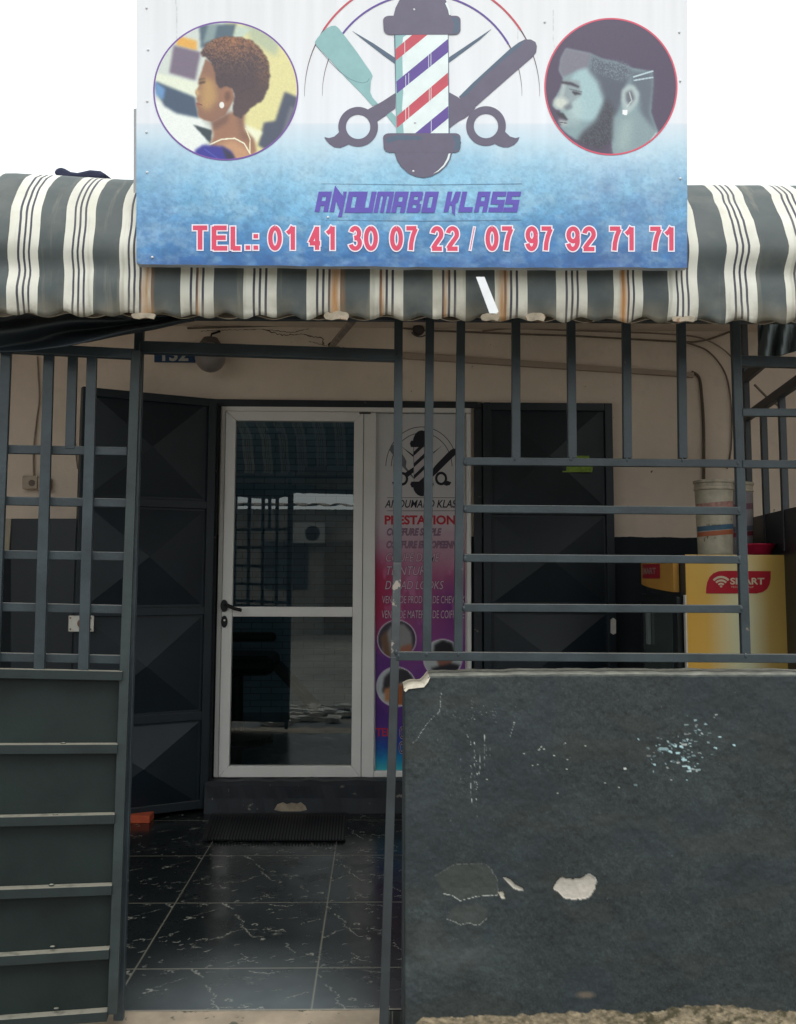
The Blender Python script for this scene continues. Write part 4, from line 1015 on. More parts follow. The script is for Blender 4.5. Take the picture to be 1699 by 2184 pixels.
def drawR(X, Y):
    U, V = (X-853.3)/.4977, Y/.4977
    c = Canvas(U, V, (70, 58, 84)); c.k = .5
    c.blend(np.clip((V-300)/300, 0, 1)*.5, (84, 70, 92))
    head = [(712,205),(690,250),(683,300),(700,335),(692,372),(662,425),(655,450),(668,466),(690,470),(684,484),(700,500),(716,520),(708,532),(684,536),(700,556),(720,575),(760,600),(840,600),(905,585),(915,660),(1010,660),(1110,572),(1078,480),(1088,350),(1085,305),(1000,290),(930,262),(870,250),(822,228)]
    c.poly(head, (128,152,158), 2)
    c.poly([(712,205),(822,228),(805,292),(760,300),(700,330),(683,300),(690,250)], (116,114,128), 5)
    c.ell(800, 405, 84, 112, (164,194,200), .2, .8); c.ell(745, 470, 40, 60, (178,196,196), .9, .6)
    c.poly([(700,335),(770,345),(780,400),(740,440),(700,470),(665,440),(692,372)], (134,144,150), 5, .8)
    c.ell(690, 440, 30, 26, (206,210,200), .8, .9); c.poly([(700,350),(716,352),(700,425),(682,420)], (176,186,186), 4, .8); c.poly([(700,455),(735,440),(742,462),(716,472)], (84,90,100), 4, .7)
    c.poly([(880,258),(960,270),(1000,300),(980,345),(940,470),(920,500),(880,440),(850,350),(810,300),(822,232)], (70,74,90), 8, .9)
    c.poly([(990,300),(1085,305),(1088,380),(1075,480),(1100,560),(1040,600),(1030,480),(1025,400),(990,350)], (84,92,106), 8, .9)
    tex = fbm(U*.12, V*.12, 5, 3)
    c.blend(c.blur(c.pmask([(815,245),(980,265),(1000,330),(940,350),(880,330),(820,300)]), 6)*np.clip((fbm(U*.3, V*.3, 6, 3)-.45)*2.5, 0, .5), (140,160,168))
    beard = [(760,600),(790,560),(840,520),(870,450),(885,420),(920,470),(916,600),(860,640),(790,620)]
    c.poly(beard, (48,48,60), 7, .95); c.blend(c.blur(c.pmask(beard), 5)*np.clip((fbm(U*.3, V*.3, 15, 3)-.45)*2.0, 0, .35), (104,112,122))
    c.poly([(920,500),(1030,480),(1110,572),(1010,660),(915,655)], (130,150,156), 8)
    c.poly([(950,520),(1000,500),(980,640),(930,640)], (160,178,178), 14, .7)
    c.poly([(690,345),(740,352),(770,368),(768,376),(735,364),(692,356)], (52,50,62), 2)
    c.poly([(735,388),(760,392),(782,402),(750,406)], (42,42,52), 2); c.line([(728,380),(780,392)], 4, (70,74,84), .7)
    c.poly([(668,478),(700,482),(722,512),(712,516),(690,500),(676,492)], (48,46,56), 2)
    c.poly([(680,508),(716,518),(722,535),(700,540),(684,526)], (170,176,176), 3); c.line([(686,522),(716,527)], 4, (60,60,68))
    c.poly([(640,470),(676,478),(672,500),(650,520)], (70,62,84), 3)
    c.poly([(952,385),(975,362),(1005,365),(1026,395),(1024,430),(1000,470),(975,490),(960,470),(950,430)], (166,180,182), 3)
    c.poly([(968,395),(995,385),(1008,420),(985,450),(970,430)], (84,88,98), 5, .85); c.line([(985,395),(995,430),(975,455)], 5, (196,205,205), .8)
    c.poly([(955,470),(976,470),(975,491),(955,490)], (240,242,242), 1)
    c.line([(1003,328),(1085,303)], 6, (186,206,212)); c.line([(1006,343),(1085,330)], 6, (176,196,204))
    c.line([(1100,568),(1060,620),(1010,655)], 4, (210,220,220), .7)
    c.c *= (1+(fbm(U*.3, V*.3, 8, 2)-.5)*.10)[..., None]
    c.c = c.c*.97+.03*.85
    return c
portrait('portrait_photo', 482, 193, 153.5, 147, drawL, (0.20,0.10,0.36), 'round photo of a woman with cropped brown hair in profile')
portrait('portrait_photo', 1304, 184, 140.5, 145, drawR, (0.66,0.10,0.16), 'round photo of a bearded man with a faded haircut in profile')

M_lg = flat('logo_grey', rgb(104,98,118), .4); M_lg2 = flat('logo_slate', rgb(86,102,122), .4); M_teal = flat('logo_teal', rgb(142,182,184), .4)
M_red = flat('logo_red', rgb(196,84,98), .4); M_pur = flat('logo_purple', rgb(100,78,152), .4); M_pw = flat('logo_white', rgb(226,236,236), .4); M_brn = flat('logo_brown', rgb(96,70,84), .4)
LM = [M_lg, M_lg2, M_teal, M_red, M_pur, M_pw, M_brn]
# arcs
g = MB(); tp_ = lambda f: max(.15, math.sin(math.pi*min(max(f, 0), 1))**.8)
ring(g, 901, 200, 251, 251, 4.2, 1, 3, 33, 147, 90); ring(g, 901, 200, 251, 251, 2.6, 1, 6, 147, 181, 40, lambda f: 1-f*.8); ring(g, 901, 200, 251, 251, 2.6, 1, 6, -1, 33, 40, lambda f: .2+f*.8)
ring(g, 901, 200, 213, 213, 4.0, 1, 4, 30, 143, 90); ring(g, 901, 200, 213, 213, 2.4, 1, 6, 143, 181, 40, lambda f: 1-f*.8); ring(g, 901, 200, 213, 213, 2.4, 1, 6, -1, 30, 40, lambda f: .2+f*.8)
g.build('emblem_arc', LM, sign)
g = MB()
spoly(g, [(340,198),(480,280),(622,375),(622,415),(560,370),(430,270)], 2, 1, CL); g.build('scissor_blade', LM, sign); g = MB(); spoly(g, [(1255,185),(1120,275),(975,372),(975,408),(1080,330),(1180,255)], 2, 1, CL)
g.build('scissor_blade', LM, sign)
g = MB()
spoly(g, [(98,272),(115,245),(140,215),(175,182),(205,167),(232,165),(250,178),(300,240),(375,340),(430,420),(465,470),(476,495),(465,525),(462,560),(460,600),(475,635),(510,675),(475,690),(400,605),(300,505),(180,370),(110,298)], 3, 2, CL)
spoly(g, [(560,745),(590,720),(628,760),(628,830)], 3, 2, CL)
g.build('comb', LM, sign)
g = MB()
pts = [(103,292),(200,405),(260,465),(320,510),(370,532),(410,540),(440,532),(455,510)]
for a, b in zip(pts[:-1], pts[1:]):
    A = CL(*a); B = CL(*b); dx, dy = B[0]-A[0], B[1]-A[1]; l = math.hypot(dx, dy); ox, oy = -dy/l*.4, dx/l*.4
    g.poly([SM(A[0]+ox, A[1]+oy, lay(4)), SM(B[0]+ox, B[1]+oy, lay(4)), SM(B[0]-ox, B[1]-oy, lay(4)), SM(A[0]-ox, A[1]-oy, lay(4))], 1)
g.build('comb_outline', LM, sign)
g = MB()   # scissor handles
spoly(g, [(440,715),(540,660),(625,605),(625,705),(560,755),(505,792),(480,760)], 4, 0, CL)
ring(g, *CL(381, 826), 34.2, 34.2, 16.4, 5, 0)
spoly(g, [(160,893),(190,900),(225,890),(250,868),(262,850),(290,900),(330,935),(300,950),(265,964),(225,960),(195,940),(172,915)], 5.5, 0, CL)
g.build('scissor_handle', LM, sign); g = MB()
spoly(g, [(975,600),(1030,630),(1090,680),(1150,700),(1120,740),(1080,770),(1040,790),(980,835)], 4, 0, CL)
ring(g, *CL(1217, 821), 34.2, 34.2, 16.4, 5, 0)
spoly(g, [(1437,893),(1410,900),(1375,890),(1345,862),(1335,850),(1300,905),(1270,935),(1300,950),(1330,960),(1365,960),(1400,945),(1425,920)], 5.5, 0, CL)
g.build('scissor_handle', LM, sign)
g = MB()   # razor
rz = [(1040,630),(1130,540),(1250,430),(1370,320),(1430,275),(1470,255),(1510,255),(1540,272),(1550,300),(1545,340),(1520,372),(1400,475),(1280,580),(1150,695),(1085,700)]
spoly(g, rz, 6, 0, CL); spoly(g, [(1040,630),(1130,540),(1250,430),(1370,320),(1430,278),(1470,262),(1440,300),(1330,390),(1200,500),(1080,630)], 7, 1, CL)
g.build('razor', LM, sign)
# pole
g = MB()
spoly(g, [(616,215),(972,210),(980,880),(632,888)], 8, 1, CL)
spoly(g, [(624,228),(968,222),(972,878),(632,884)], 9, 5, CL); spoly(g, [(624,228),(700,226),(675,240),(668,300),(676,600),(668,700),(680,884),(632,884)], 10, 2, CL)
for pts, mi in (([(626,318),(750,212),(852,210),(626,395)], 3), ([(631,530),(968,252),(970,338),(635,608)], 4), ([(634,757),(968,472),(970,555),(634,834)], 3), ([(730,888),(970,690),(971,770),(828,888)], 4)): spoly(g, pts, 11, mi, CL)
for (x, a, b) in ((686,262,350),(692,490,575),(712,475,555),(842,355,440),(857,345,428),(692,705,790),(712,688,772),(846,575,660),(858,565,650),(859,785,860)):
    spoly(g, [(x-1.6,a),(x+1.6,a),(x+1.6,b),(x-1.6,b)], 12, 5, CL)
def capband(y0, y1, k):
    pts = []
    for (cx, cy, a0) in ((588, y0+30, 180), (1015, y0+30, 270), (1015, y1-35, 0), (592, y1-35, 90)):
        for i in range(7): a = R(a0+i*15); pts.append((cx+(44 if cx < 800 else 36)*math.cos(a), cy+32*math.sin(a)))
    # sag of the band
    pts = [(x, y+8*math.sin(math.pi*(x-545)/510)) for x, y in pts]
    spoly(g, pts, k, 0, CL)
dome = [(610,110),(625,50),(650,0),(690,-50),(740,-80),(800,-92),(860,-80),(920,-50),(955,0),(980,60),(990,110)]
spoly(g, dome, 13, 0, CL); spoly(g, [(960,10),(980,55),(986,95),(976,95),(968,60),(950,20)], 14, 5, CL)
capband(100, 225, 15); capband(868, 995, 15)
spoly(g, [(990,108),(1035,118),(1048,160),(1035,210),(1000,218),(1012,160)], 16, 1, CL); spoly(g, [(995,880),(1040,890),(1055,930),(1042,975),(1005,985),(1018,930)], 16, 1, CL)
spoly(g, [(560,900),(640,880),(800,890),(800,910),(640,912),(575,935)], 16, 1, CL)
bd = [(618,990),(635,1045),(665,1090),(710,1130),(760,1152),(810,1160),(860,1150),(915,1122),(960,1080),(985,1035),(998,985)]
spoly(g, bd, 13, 0, CL); spoly(g, [(985,1000),(975,1040),(945,1085),(905,1118),(870,1135),(905,1110),(940,1075),(962,1035),(972,1002)], 14, 5, CL)
g.build('barber_pole', LM, sign)
# shop name letters
M_name = flat('name_purple', rgb(98,84,176), .4)
g = MB(); kk = [1.0]
def lpoly(pts): 
    kk[0] += .12; spoly(g, pts, kk[0], 0, CT)
def letter(ch, x, w, yb=255, yt=108, sh=.2):
    S = min(38, w*.36); H = 36
    def q(a, b): return (x+a+(b)*sh, yb-b)     # a from left, b up
    h = yb-yt
    def rect(a0, a1, b0, b1): lpoly([q(a0,b0), q(a1,b0), q(a1,b1), q(a0,b1)])
    if ch == 'M': S = 30
    if ch in 'AOBUMNLK': rect(0, S, 0, h)
    if ch in 'AO': rect(w-S, w, 0, h)
    if ch == 'U': rect(w-S, w, 0, h); rect(S-.5, w-S+.5, 0, H)
    if ch == 'O': rect(S-.5, w-S+.5, 0, H); rect(S-.5, w-S+.5, h-H, h)
    if ch == 'A': rect(S-.5, w-S+.5, h-H, h); rect(S-.5, w-S+.5, h*.30, h*.30+34)
    if ch == 'B':
        rect(S-.5, w-10, 0, 34); rect(S-.5, w-10, h-34, h); rect(S-.5, w-16, h*.5-17, h*.5+17)
        rect(w-S, w-4, h*.5+14, h-8); rect(w-S, w-2, 8, h*.5-12)
    if ch == 'M': rect(S-.5, w, h-32, h); rect(w*.5-14, w*.5+14, 0, h-31.5); rect(w-30, w, 0, h-31.5)
    if ch == 'L': rect(S-.5, w, 0, H)
    if ch == 'S':
        rect(0, w, h-34, h); rect(0, 40, h*.5-5, h-30); rect(0, w, h*.5-17, h*.5+15); rect(w-40, w, 30, h*.5-10); rect(-4, w, 0, 34)
    if ch == 'K':
        lpoly([q(S-.5, h*.52), q(w-52, h*.52), q(w-40, h), q(w, h), q(w-6, h*.5), q(w-22, h*.40), q(w-10, -28), q(w-34, 0), q(w-48, h*.33), q(S-.5, h*.33)])
for ch, x, w in (('A',133,95),('O',345,100),('U',445,98),('M',550,118),('A',675,96),('B',783,96),('O',888,96),('K',1046,96),('L',1150,98),('A',1262,90),('S',1366,98),('S',1470,98)): letter(ch, x, w, yb=252 if x < 250 else 258 if x < 1000 else 254)
lpoly([(238,252),(278,64),(322,125),(338,140),(335,108),(362,108),(325,288),(297,288),(312,240),(285,175),(272,252)])
g.build('shop_name', M_name, sign)
g = MB(); M_ln = flat('thin_rule', rgb(92,120,150), .4)
for y in (54, 310):
    g = MB(); spoly(g, [(180,y-3),(900,y+5),(1600,y-3),(1600,y),(900,y+8.5),(180,y-1)], 1, 0, CT); g.build('ruled_line', M_ln, sign)
# phone numbers: each group set to its own place
M_tel = flat('phone_pink_red', rgb(216,76,104), .4); M_tout = flat('phone_white_edge', rgb(236,228,240), .4)
g = MB()
def ribbon(mb, pts, w, k, mi, ext=0.0):
    """flat stroke of width w with mitred corners along pts"""
    n = len(pts); L = []; Rr = []
    for i in range(n):
        a = np.array(pts[max(i-1, 0)], float); b = np.array(pts[i], float); c_ = np.array(pts[min(i+1, n-1)], float)
        d1 = b-a if i > 0 else c_-b; d2 = c_-b if i < n-1 else b-a
        d1 = d1/np.hypot(*d1); d2 = d2/np.hypot(*d2); n1 = np.array([-d1[1], d1[0]]); n2 = np.array([-d2[1], d2[0]])
        mm = n1+n2; mm = mm/np.hypot(*mm); s_c = (w/2)/max(.45, mm.dot(n1))
        q = b.copy()
        if i == 0: q = q-d1*ext
        if i == n-1: q = q+d2*ext
        L.append(q+mm*s_c); Rr.append(q-mm*s_c)
    V = []
    for l, r in zip(L, Rr): V += [SM(l[0], l[1], lay(k)), SM(r[0], r[1], lay(k))]
    mb.add(V, [(2*i, 2*i+1, 2*i+3, 2*i+2) for i in range(n-1)], mi)
def arc(cx, cy, rx, ry, a0, a1, n=14): return [(cx+rx*math.cos(R(a0+(a1-a0)*i/n)), cy-ry*math.sin(R(a0+(a1-a0)*i/n))) for i in range(n+1)]
# glyph strokes in a box 1 wide, 1 high (y down)
GLY = {'0': [arc(.5,.5,.5,.5,90,450,32)], '1': [[(.15,.26),(.42,.13),(.62,-.07)], [(.62,-.07),(.62,1.07)]],
 '2': [arc(.5,.28,.46,.28,170,-30,14)+[(.62,.60),(.30,.80),(.06,.985)], [(-.04,1.0),(1.04,1.0)]],
 '3': [arc(.47,.25,.42,.25,165,-75,14)+[(.38,.49)], [(.36,.475)]+arc(.47,.73,.50,.27,80,-165,18)],
 '4': [[(.74,1.07),(.74,-.07)], [(.74,-.02),(.02,.72)], [(-.05,.745),(1.06,.745)]],
 '7': [[(-.06,.0),(1.04,.0)], [(.96,.02),(.66,.36),(.48,.72),(.42,1.07)]],
 '9': [arc(.5,.31,.47,.31,0,360,28), [(.97,.33)]+arc(.47,.60,.50,.40,20,-160,14)],
 'T': [[(-.05,0),(1.05,0)], [(.5,0.0),(.5,1.07)]], 'E': [[(.06,-.07),(.06,1.07)], [(.05,0),(1.0,0)], [(.05,.48),(.93,.48)], [(.05,1.0),(1.04,1.0)]],
 'L': [[(.06,-.07),(.06,1.07)], [(.05,1.0),(1.04,1.0)]], '/': [[(.95,-.05),(.05,1.05)]], '.': [[(.5,.86),(.5,1.07)]], ':': [[(.5,.86),(.5,1.07)], [(.5,.30),(.5,.51)]]}
tels = [('T',413,441),('E',455,484),('L',496,513),('.',523,535),(':',540,552)]
for s_t, xa_, xb_ in (('01',572,630),('41',657,715),('30',744,807),('07',832,893),('22',918,981),('07',1036,1097),('97',1121,1181),('92',1208,1273),('71',1298,1353),('71',1384,1438)):
    wdt = (xb_-xa_)
    if s_t[1] == '1': tels += [(s_t[0], xa_+5, xa_+25), ('1', xb_-5-.62*25, xb_-5+.38*25)]
    else: tels += [(s_t[0], xa_+5, xa_+wdt*.5-7), (s_t[1], xa_+wdt*.5+6, xb_-5)]
tels.append(('/', 1003, 1013))
kq = 0
for ch_, xa_, xb_ in tels:
    w_ = 10.2 if ch_ in 'TEL.:' else 9.4
    if ch_ == '/': w_ = 1.6
    g = MB(); ya, yb_ = 486.5, 530
    for st_q in GLY[ch_]:
        kq += 1; pp_ = [(xa_+x*(xb_-xa_), ya+y*(yb_-ya)+(xa_-900)*.002) for x, y in st_q]
        ribbon(g, pp_, w_+5.2, 1+(kq % 9)*.1, 1, 2.6); ribbon(g, pp_, w_, 2.5+(kq % 9)*.1, 0, 0)
    g.build('phone_character', [M_tel, M_tout], sign)

# ================================================================== SERVICE POSTER beside the door
YP = YD+.026
PM = lambda px, py, lift=0.0: P(px, py, YP-lift)
nx, ny = 110, 360
pxs = np.linspace(801, 993, nx); pys = np.linspace(884, 1643, ny); PX, PY = np.meshgrid(pxs, pys)
key = [(884,(214,212,212)),(1060,(212,208,208)),(1120,(205,188,196)),(1180,(190,140,160)),(1240,(176,90,130)),(1300,(160,74,128)),(1360,(140,70,140)),(1430,(120,64,140)),(1500,(96,52,130)),(1555,(84,52,140)),(1590,(40,80,160)),(1620,(30,140,190)),(1643,(70,180,190))]
ks = [k[0] for k in key]; C3 = np.array([k[1] for k in key], float); wy = PY+(fbm(PX*.03, PY*.03, 5, 4)-.5)*60*np.clip((PY-1100)/80, 0, 1)*np.clip((1640-PY)/40, 0, 1)
cp = Canvas(PX, PY, (0,0,0)); cp.c = np.stack([np.interp(wy, ks, C3[:, k]) for k in range(3)], -1)/255
band = np.clip((PY-1170)/60, 0, 1)*np.clip((1400-PY)/100, 0, 1)
cp.blend(band*np.clip((870-PX)/60, 0, 1)*.85, (176, 30, 74)); cp.blend(band*np.clip((PX-900)/60, 0, 1)*np.clip((PY-1220)/60, 0, 1)*.7, (110, 44, 130))
cp.blend(np.clip((fbm(PX*.04+3, PY*.02, 9, 5)-.55)*5, 0, .5)*band, (210, 140, 180)); cp.blend(np.clip((fbm(PX*.03+8, PY*.03, 12, 5)-.5)*4, 0, .5)*np.clip((PY-1340)/40, 0, 1)*np.clip((1560-PY)/40, 0, 1), (74, 34, 120))
def disc(cx, cy, r, base): cp.ell(cx, cy, r+2, r+2, (225,215,225), .04); cp.ell(cx, cy, r, r, base, .04); return ((PX-cx)**2+(PY-cy)**2 < r*r).astype(float)
mk = disc(847, 1364, 40, (70,62,76)); 
def inm(mk, pts, col, s=1): cp.blend(cp.blur(cp.pmask(pts), s)*mk, col)
inm(mk, [(815,1400),(818,1360),(835,1335),(862,1330),(878,1350),(880,1380),(860,1405)], (150,150,150)); inm(mk, [(855,1380),(880,1372),(878,1400),(850,1405)], (170,110,90)); inm(mk, [(812,1360),(825,1345),(835,1405),(820,1400)], (120,90,70))
mk = disc(945, 1405, 40, (190,196,196)); inm(mk, [(925,1395),(928,1375),(945,1365),(965,1372),(972,1395)], (34,32,38)); inm(mk, [(928,1395),(968,1395),(962,1425),(940,1432)], (150,100,86)); inm(mk, [(920,1425),(965,1415),(985,1420),(975,1440),(930,1445)], (40,40,48))
mk = disc(846, 1465, 41, (188,196,198)); inm(mk, [(815,1480),(820,1445),(840,1425),(870,1428),(884,1450),(876,1475),(860,1455)], (56,52,58)); inm(mk, [(832,1462),(870,1458),(872,1505),(840,1505)], (168,96,56)); inm(mk, [(820,1470),(836,1465),(842,1500),(822,1495)], (190,130,90))
V = np.array([tuple(PM(x, y)) for y in pys for x in pxs])
poster = empty('service_poster', tuple(PM(897, 1260)), 'tall white, purple and blue price poster with emblem beside the glass door', 'poster')
grid_obj('printed_sheet', V, ny, nx, vcol_mat('poster_print', .45, .3), poster, lin(np.clip(cp.c, 0, 1).reshape(-1, 3))*.9)
D1, D2, D3, D4 = flat('poster_black', (0.02,0.02,0.03)), flat('poster_red', (0.5,0.03,0.05)), flat('poster_dark_purple', (0.05,0.015,0.06)), flat('poster_pink', (0.62,0.42,0.5))
g = MB()
EP = lambda x, y: (820+(x-640)/.3265/1699*.3265*0, 0)
# emblem: same drawing reduced; maps the sign's logo box to the poster's
def em(x, y): return (900+(x-901)*.305, 908+(y+58)*.345)
def epoly(pts, k, mi=0, tr=CL): g.poly([PM(*em(*tr(*p)), .0008+k*.0002) for p in pts], mi)
def ering(cx, cy, r, w, k, a0=0, a1=360, n=48, mi=0):
    V = []
    for i in range(n+1):
        a = R(a0+(a1-a0)*i/n)
        for q in (-w/2, w/2): V.append(PM(*em(cx+(r+q)*math.cos(a), cy-(r+q)*math.sin(a)), .0008+k*.0002))
    g.add(V, [(2*i, 2*i+1, 2*i+3, 2*i+2) for i in range(n)], mi)
ering(901, 200, 251, 4.5, 1, 2, 178); ering(901, 200, 213, 4.5, 1, 2, 178)
epoly([(98,272),(140,215),(205,167),(250,178),(430,420),(476,495),(460,600),(628,790),(628,830),(300,505)], 2, 2)
epoly([(340,198),(622,375),(622,415)], 2); epoly([(1255,185),(975,372),(975,408)], 2)
epoly([(440,715),(625,605),(625,705),(505,792)], 3); epoly([(975,600),(1150,700),(980,835)], 3); epoly(rz, 4)
ering(*CL(381, 826), 34.2, 16.4, 5); ering(*CL(1217, 821), 34.2, 16.4, 5)
epoly([(160,893),(250,868),(300,905),(330,935),(265,964),(195,940)], 6); epoly([(1437,893),(1345,862),(1300,905),(1270,935),(1330,960),(1400,945)], 6)
epoly([(616,215),(972,210),(980,880),(632,888)], 6, 2); epoly([(632,228),(960,222),(965,878),(640,884)], 7, 3)
for pts in ([(626,318),(750,212),(852,210),(626,395)], [(631,530),(968,252),(970,338),(635,608)], [(634,757),(968,472),(970,555),(634,834)], [(730,888),(970,690),(971,770),(828,888)]): epoly(pts, 8)
epoly(dome, 9); epoly(bd, 9); epoly([(545,160),(570,105),(1020,105),(1050,160),(1020,220),(570,225)], 10); epoly([(553,930),(580,880),(1030,878),(1058,930),(1030,985),(585,990)], 10)
g.build('emblem', [D1, D2, flat('poster_grey', (0.15,0.16,0.17)), flat('poster_pale', (0.55,0.5,0.52))], poster)
PLM = [D1, D2, D3, D4]
def pt(s_t, x0, y0, x1, y1, mi, bold=.01, shear=.25, k=1, edge=None):
    g = MB()
    if edge is not None:
        put_text(g, s_t, (x0, y0, x1, y1), PM, .0009+.0002*k, edge, bold, shear, grow=.03); k += 1.5
    put_text(g, s_t, (x0, y0, x1, y1), PM, .0009+.0002*k, mi, bold, shear); g.build('text_line', PLM, poster)
pt('ANOUMABO KLASS', 821, 1066, 983, 1083, 0, .015)
pt('PRESTATIONS', 821, 1099, 985, 1119, 1, .035, 0)
PLM = [D1, D2, D3, flat('poster_mauve', (0.30,0.17,0.25))]
pt('COIFFURE SIMPLE', 826, 1127, 942, 1142, 3, .01, edge=2); pt('COIFFURE EUROPEENNE', 825, 1154, 984, 1169, 3, .01, edge=2)
PLM = [D1, D2, D3, D4]; pt('COUPE DAME', 824, 1180, 939, 1198, 3, 0, edge=2)
pt('TEINTURE', 825, 1208, 920, 1227, 3, 0, edge=2); pt('DREAD LOOKS', 822, 1239, 947, 1257, 3, 0, edge=2)
pt('VENTE DE PRODUIT DE CHEVEUX', 816, 1271, 992, 1287, 3, 0, .1, edge=2); pt('VENTE DE MATERIEL DE COIFFURE', 815, 1302, 992, 1319, 3, 0, .1, edge=2)
pt('TEL:', 802, 1553, 838, 1571, 1, .02, 0); pt('01 41 30 07 22', 853, 1551, 985, 1575, 0, .0, 0, edge=3); pt('07 97 92 71 71', 852, 1583, 985, 1607, 0, 0, 0, edge=3)
for y in (1061, 1089): g = MB(); g.poly([PM(826, y, .001), PM(984, y, .001), PM(984, y+1, .001), PM(826, y+1, .001)]); g.build('ruled_line', D1, poster)

# ================================================================== SMALL THINGS
# number plate
YN = 5.235
g = MB(); g.prism([P(329,728,YN), P(417,731,YN), P(417,773,YN), P(329,772,YN)], (0, .006, 0))
npl = empty('house_number_plate', tuple(P(373, 750, YN)), 'blue enamel plate with house number 132 under the lintel', 'number plate')
g.build('plate', flat('blue_enamel', (0.012,0.045,0.12), .3), npl, bevel=.001)
g = MB(); put_text(g, '132', (346, 741, 402, 770), lambda x, y, l=0: P(x, y, YN-l), .0012, 0, .03); g.build('digits', flat('faded_white', (.42,.42,.38)), npl)
# globe lamp
lp = empty('globe_lamp', tuple(P(448, 740, 5.100)), 'round frosted globe lamp on the wall beside the number plate', 'lamp')
c = P(449, 762, 5.110); g = MB(); g.sphere(c, .085, .085, .085, 28, 18); g.build('globe', flat('frosted_globe', (.26,.23,.22), .35), lp, smooth=True)
c2 = P(449, 728, 5.150); g = MB(); g.lathe((c2.x, c2.y, c2.z-.03), [(0,0),(.055,0),(.06,.02),(.04,.05),(0,.05)], 24); g.build('lamp_base', flat('lamp_base_grey', (.12,.1,.09)), lp)
g = MB(); g.tube([P(449,722,5.200), P(452,712,5.220), P(470,706,5.235)], .006); g.build('lamp_wire', M_dark, lp)
# tube lamp bracket on the ceiling, dark lump and clamp
g = MB(); a = P(762, 672, 4.3); b = P(708, 737, 5.220); g.bar(a, b, .045, .03); fb = g.build('strip_light_housing', paint('dirty_housing', (.30,.25,.21), .7, .3, 12), bevel=.004)
tag(fb, 'dirty diagonal strip light housing between ceiling and wall', 'light')
g = MB(); g.tube([P(703,732,5.180), P(709,740,5.180), P(712,737,5.150)], [.012,.02,.006], 10); g2 = g.build('end_cap', M_dark, fb); 
g = MB(); g.sphere(P(893, 703, 5.200), .035, .03, .035, 20, 12); hk = g.build('lamp_socket', flat('socket_dark', (.06,.05,.045)), smooth=True)
tag(hk, 'dark round lamp socket with curled hook on the wall head', 'socket')
g = MB(); cc = P(896, 700, 5.200)
g.tube([cc+Vector((.055*math.cos(R(q)), -.02, .055*math.sin(R(q)))) for q in range(-150, 60, 15)], .004, 6); g.build('hook', flat('wire_grey', (.1,.09,.08)), hk)
# cables on the wall
M_cab = paint('grey_cable', (.16,.13,.10), .7, .3, 20); M_cab2 = paint('painted_cable', (.27,.215,.17), .8, .2, 20)
def smooth(pts, n=10):
    out = []
    for i in range(len(pts)-1):
        p0 = pts[max(i-1, 0)]; p1 = pts[i]; p2 = pts[i+1]; p3 = pts[min(i+2, len(pts)-1)]
        for k in range(n):
            t_ = k/n; out.append(tuple(.5*((2*p1[j])+(-p0[j]+p2[j])*t_+(2*p0[j]-5*p1[j]+4*p2[j]-p3[j])*t_*t_+(-p0[j]+3*p1[j]-3*p2[j]+p3[j])*t_**3) for j in (0, 1)))
    return out+[pts[-1]]
def cable(pts, r, mat, label, Y=5.235):
    g = MB(); g.tube([P(x, y, Y) for x, y in smooth(pts)], r, 8); return tag(g.build('cable', mat, smooth=True), label, 'cable', 'cables on the porch wall')
cable([(400,700),(600,694),(780,692),(880,702),(920,705),(1000,708),(1100,712),(1220,716),(1330,722),(1460,729),(1490,728),(1530,718),(1600,690)], .0055, M_cab, 'long thin cable sagging along the wall head under the awning')
cable([(1030,706),(1100,700),(1200,704),(1320,708),(1420,712),(1500,722),(1560,760),(1580,820),(1585,900),(1583,990)], .0045, M_cab2, 'cable curving down the wall behind the right post')
cable([(1460,729),(1510,748),(1545,790),(1558,840),(1562,900),(1560,960),(1552,1000)], .005, M_cab, 'thin cable arching down left of the right post')
cable([(1476,793),(1492,806),(1498,850),(1502,920),(1502,1035)], .009, paint('brown_cable', (.10,.08,.055), .7), 'thick brown cable running down behind the white buckets')
cable([(80,760),(82,800),(84,850),(78,900),(72,960),(72,1030)], .005, M_cab2, 'thin cable dropping to the socket on the left wall')
cable([(152,760),(146,830),(148,890),(160,955),(166,1000)], .0045, M_cab2, 'second thin cable left of the open black door')
cable([(1610,820),(1640,850),(1665,870),(1668,900)], .006, M_cab, 'short dark cable on the wall right of the post', 4.6)
g = MB()  # trunking along the wall
a = [(860,748),(1000,762),(1200,776),(1480,793)]
g.prism([P(860,750,5.220), P(1482,794,5.220), P(1482,804,5.220), P(860,764,5.220)], (0, .028, 0))
tag(g.build('cable_trunking', plaster('painted_trunking', (.44,.35,.285)), bevel=.003), 'beige painted cable trunking sloping along the porch wall', 'trunking')
for i, (cx, cy, ww) in enumerate(((68,1030,16),(98,1033,13))):
    g = MB(); g.prism([P(cx-ww, cy-14, 5.235), P(cx+ww, cy-14, 5.235), P(cx+ww, cy+14, 5.235), P(cx-ww, cy+14, 5.235)], (0, -.035, 0))
    so = tag(g.build('wall_socket', paint('socket_painted', (.42,.34,.27), .6), bevel=.006), 'beige square switch box low on the left wall' if i == 0 else 'smaller round-cornered box right of the square switch box', 'socket')
    g = MB(); g.tube([P(cx, cy, 5.198), P(cx, cy, 5.193)], .018, 16); g.build('socket_face', flat('socket_dark2', (.2,.16,.13)), so)
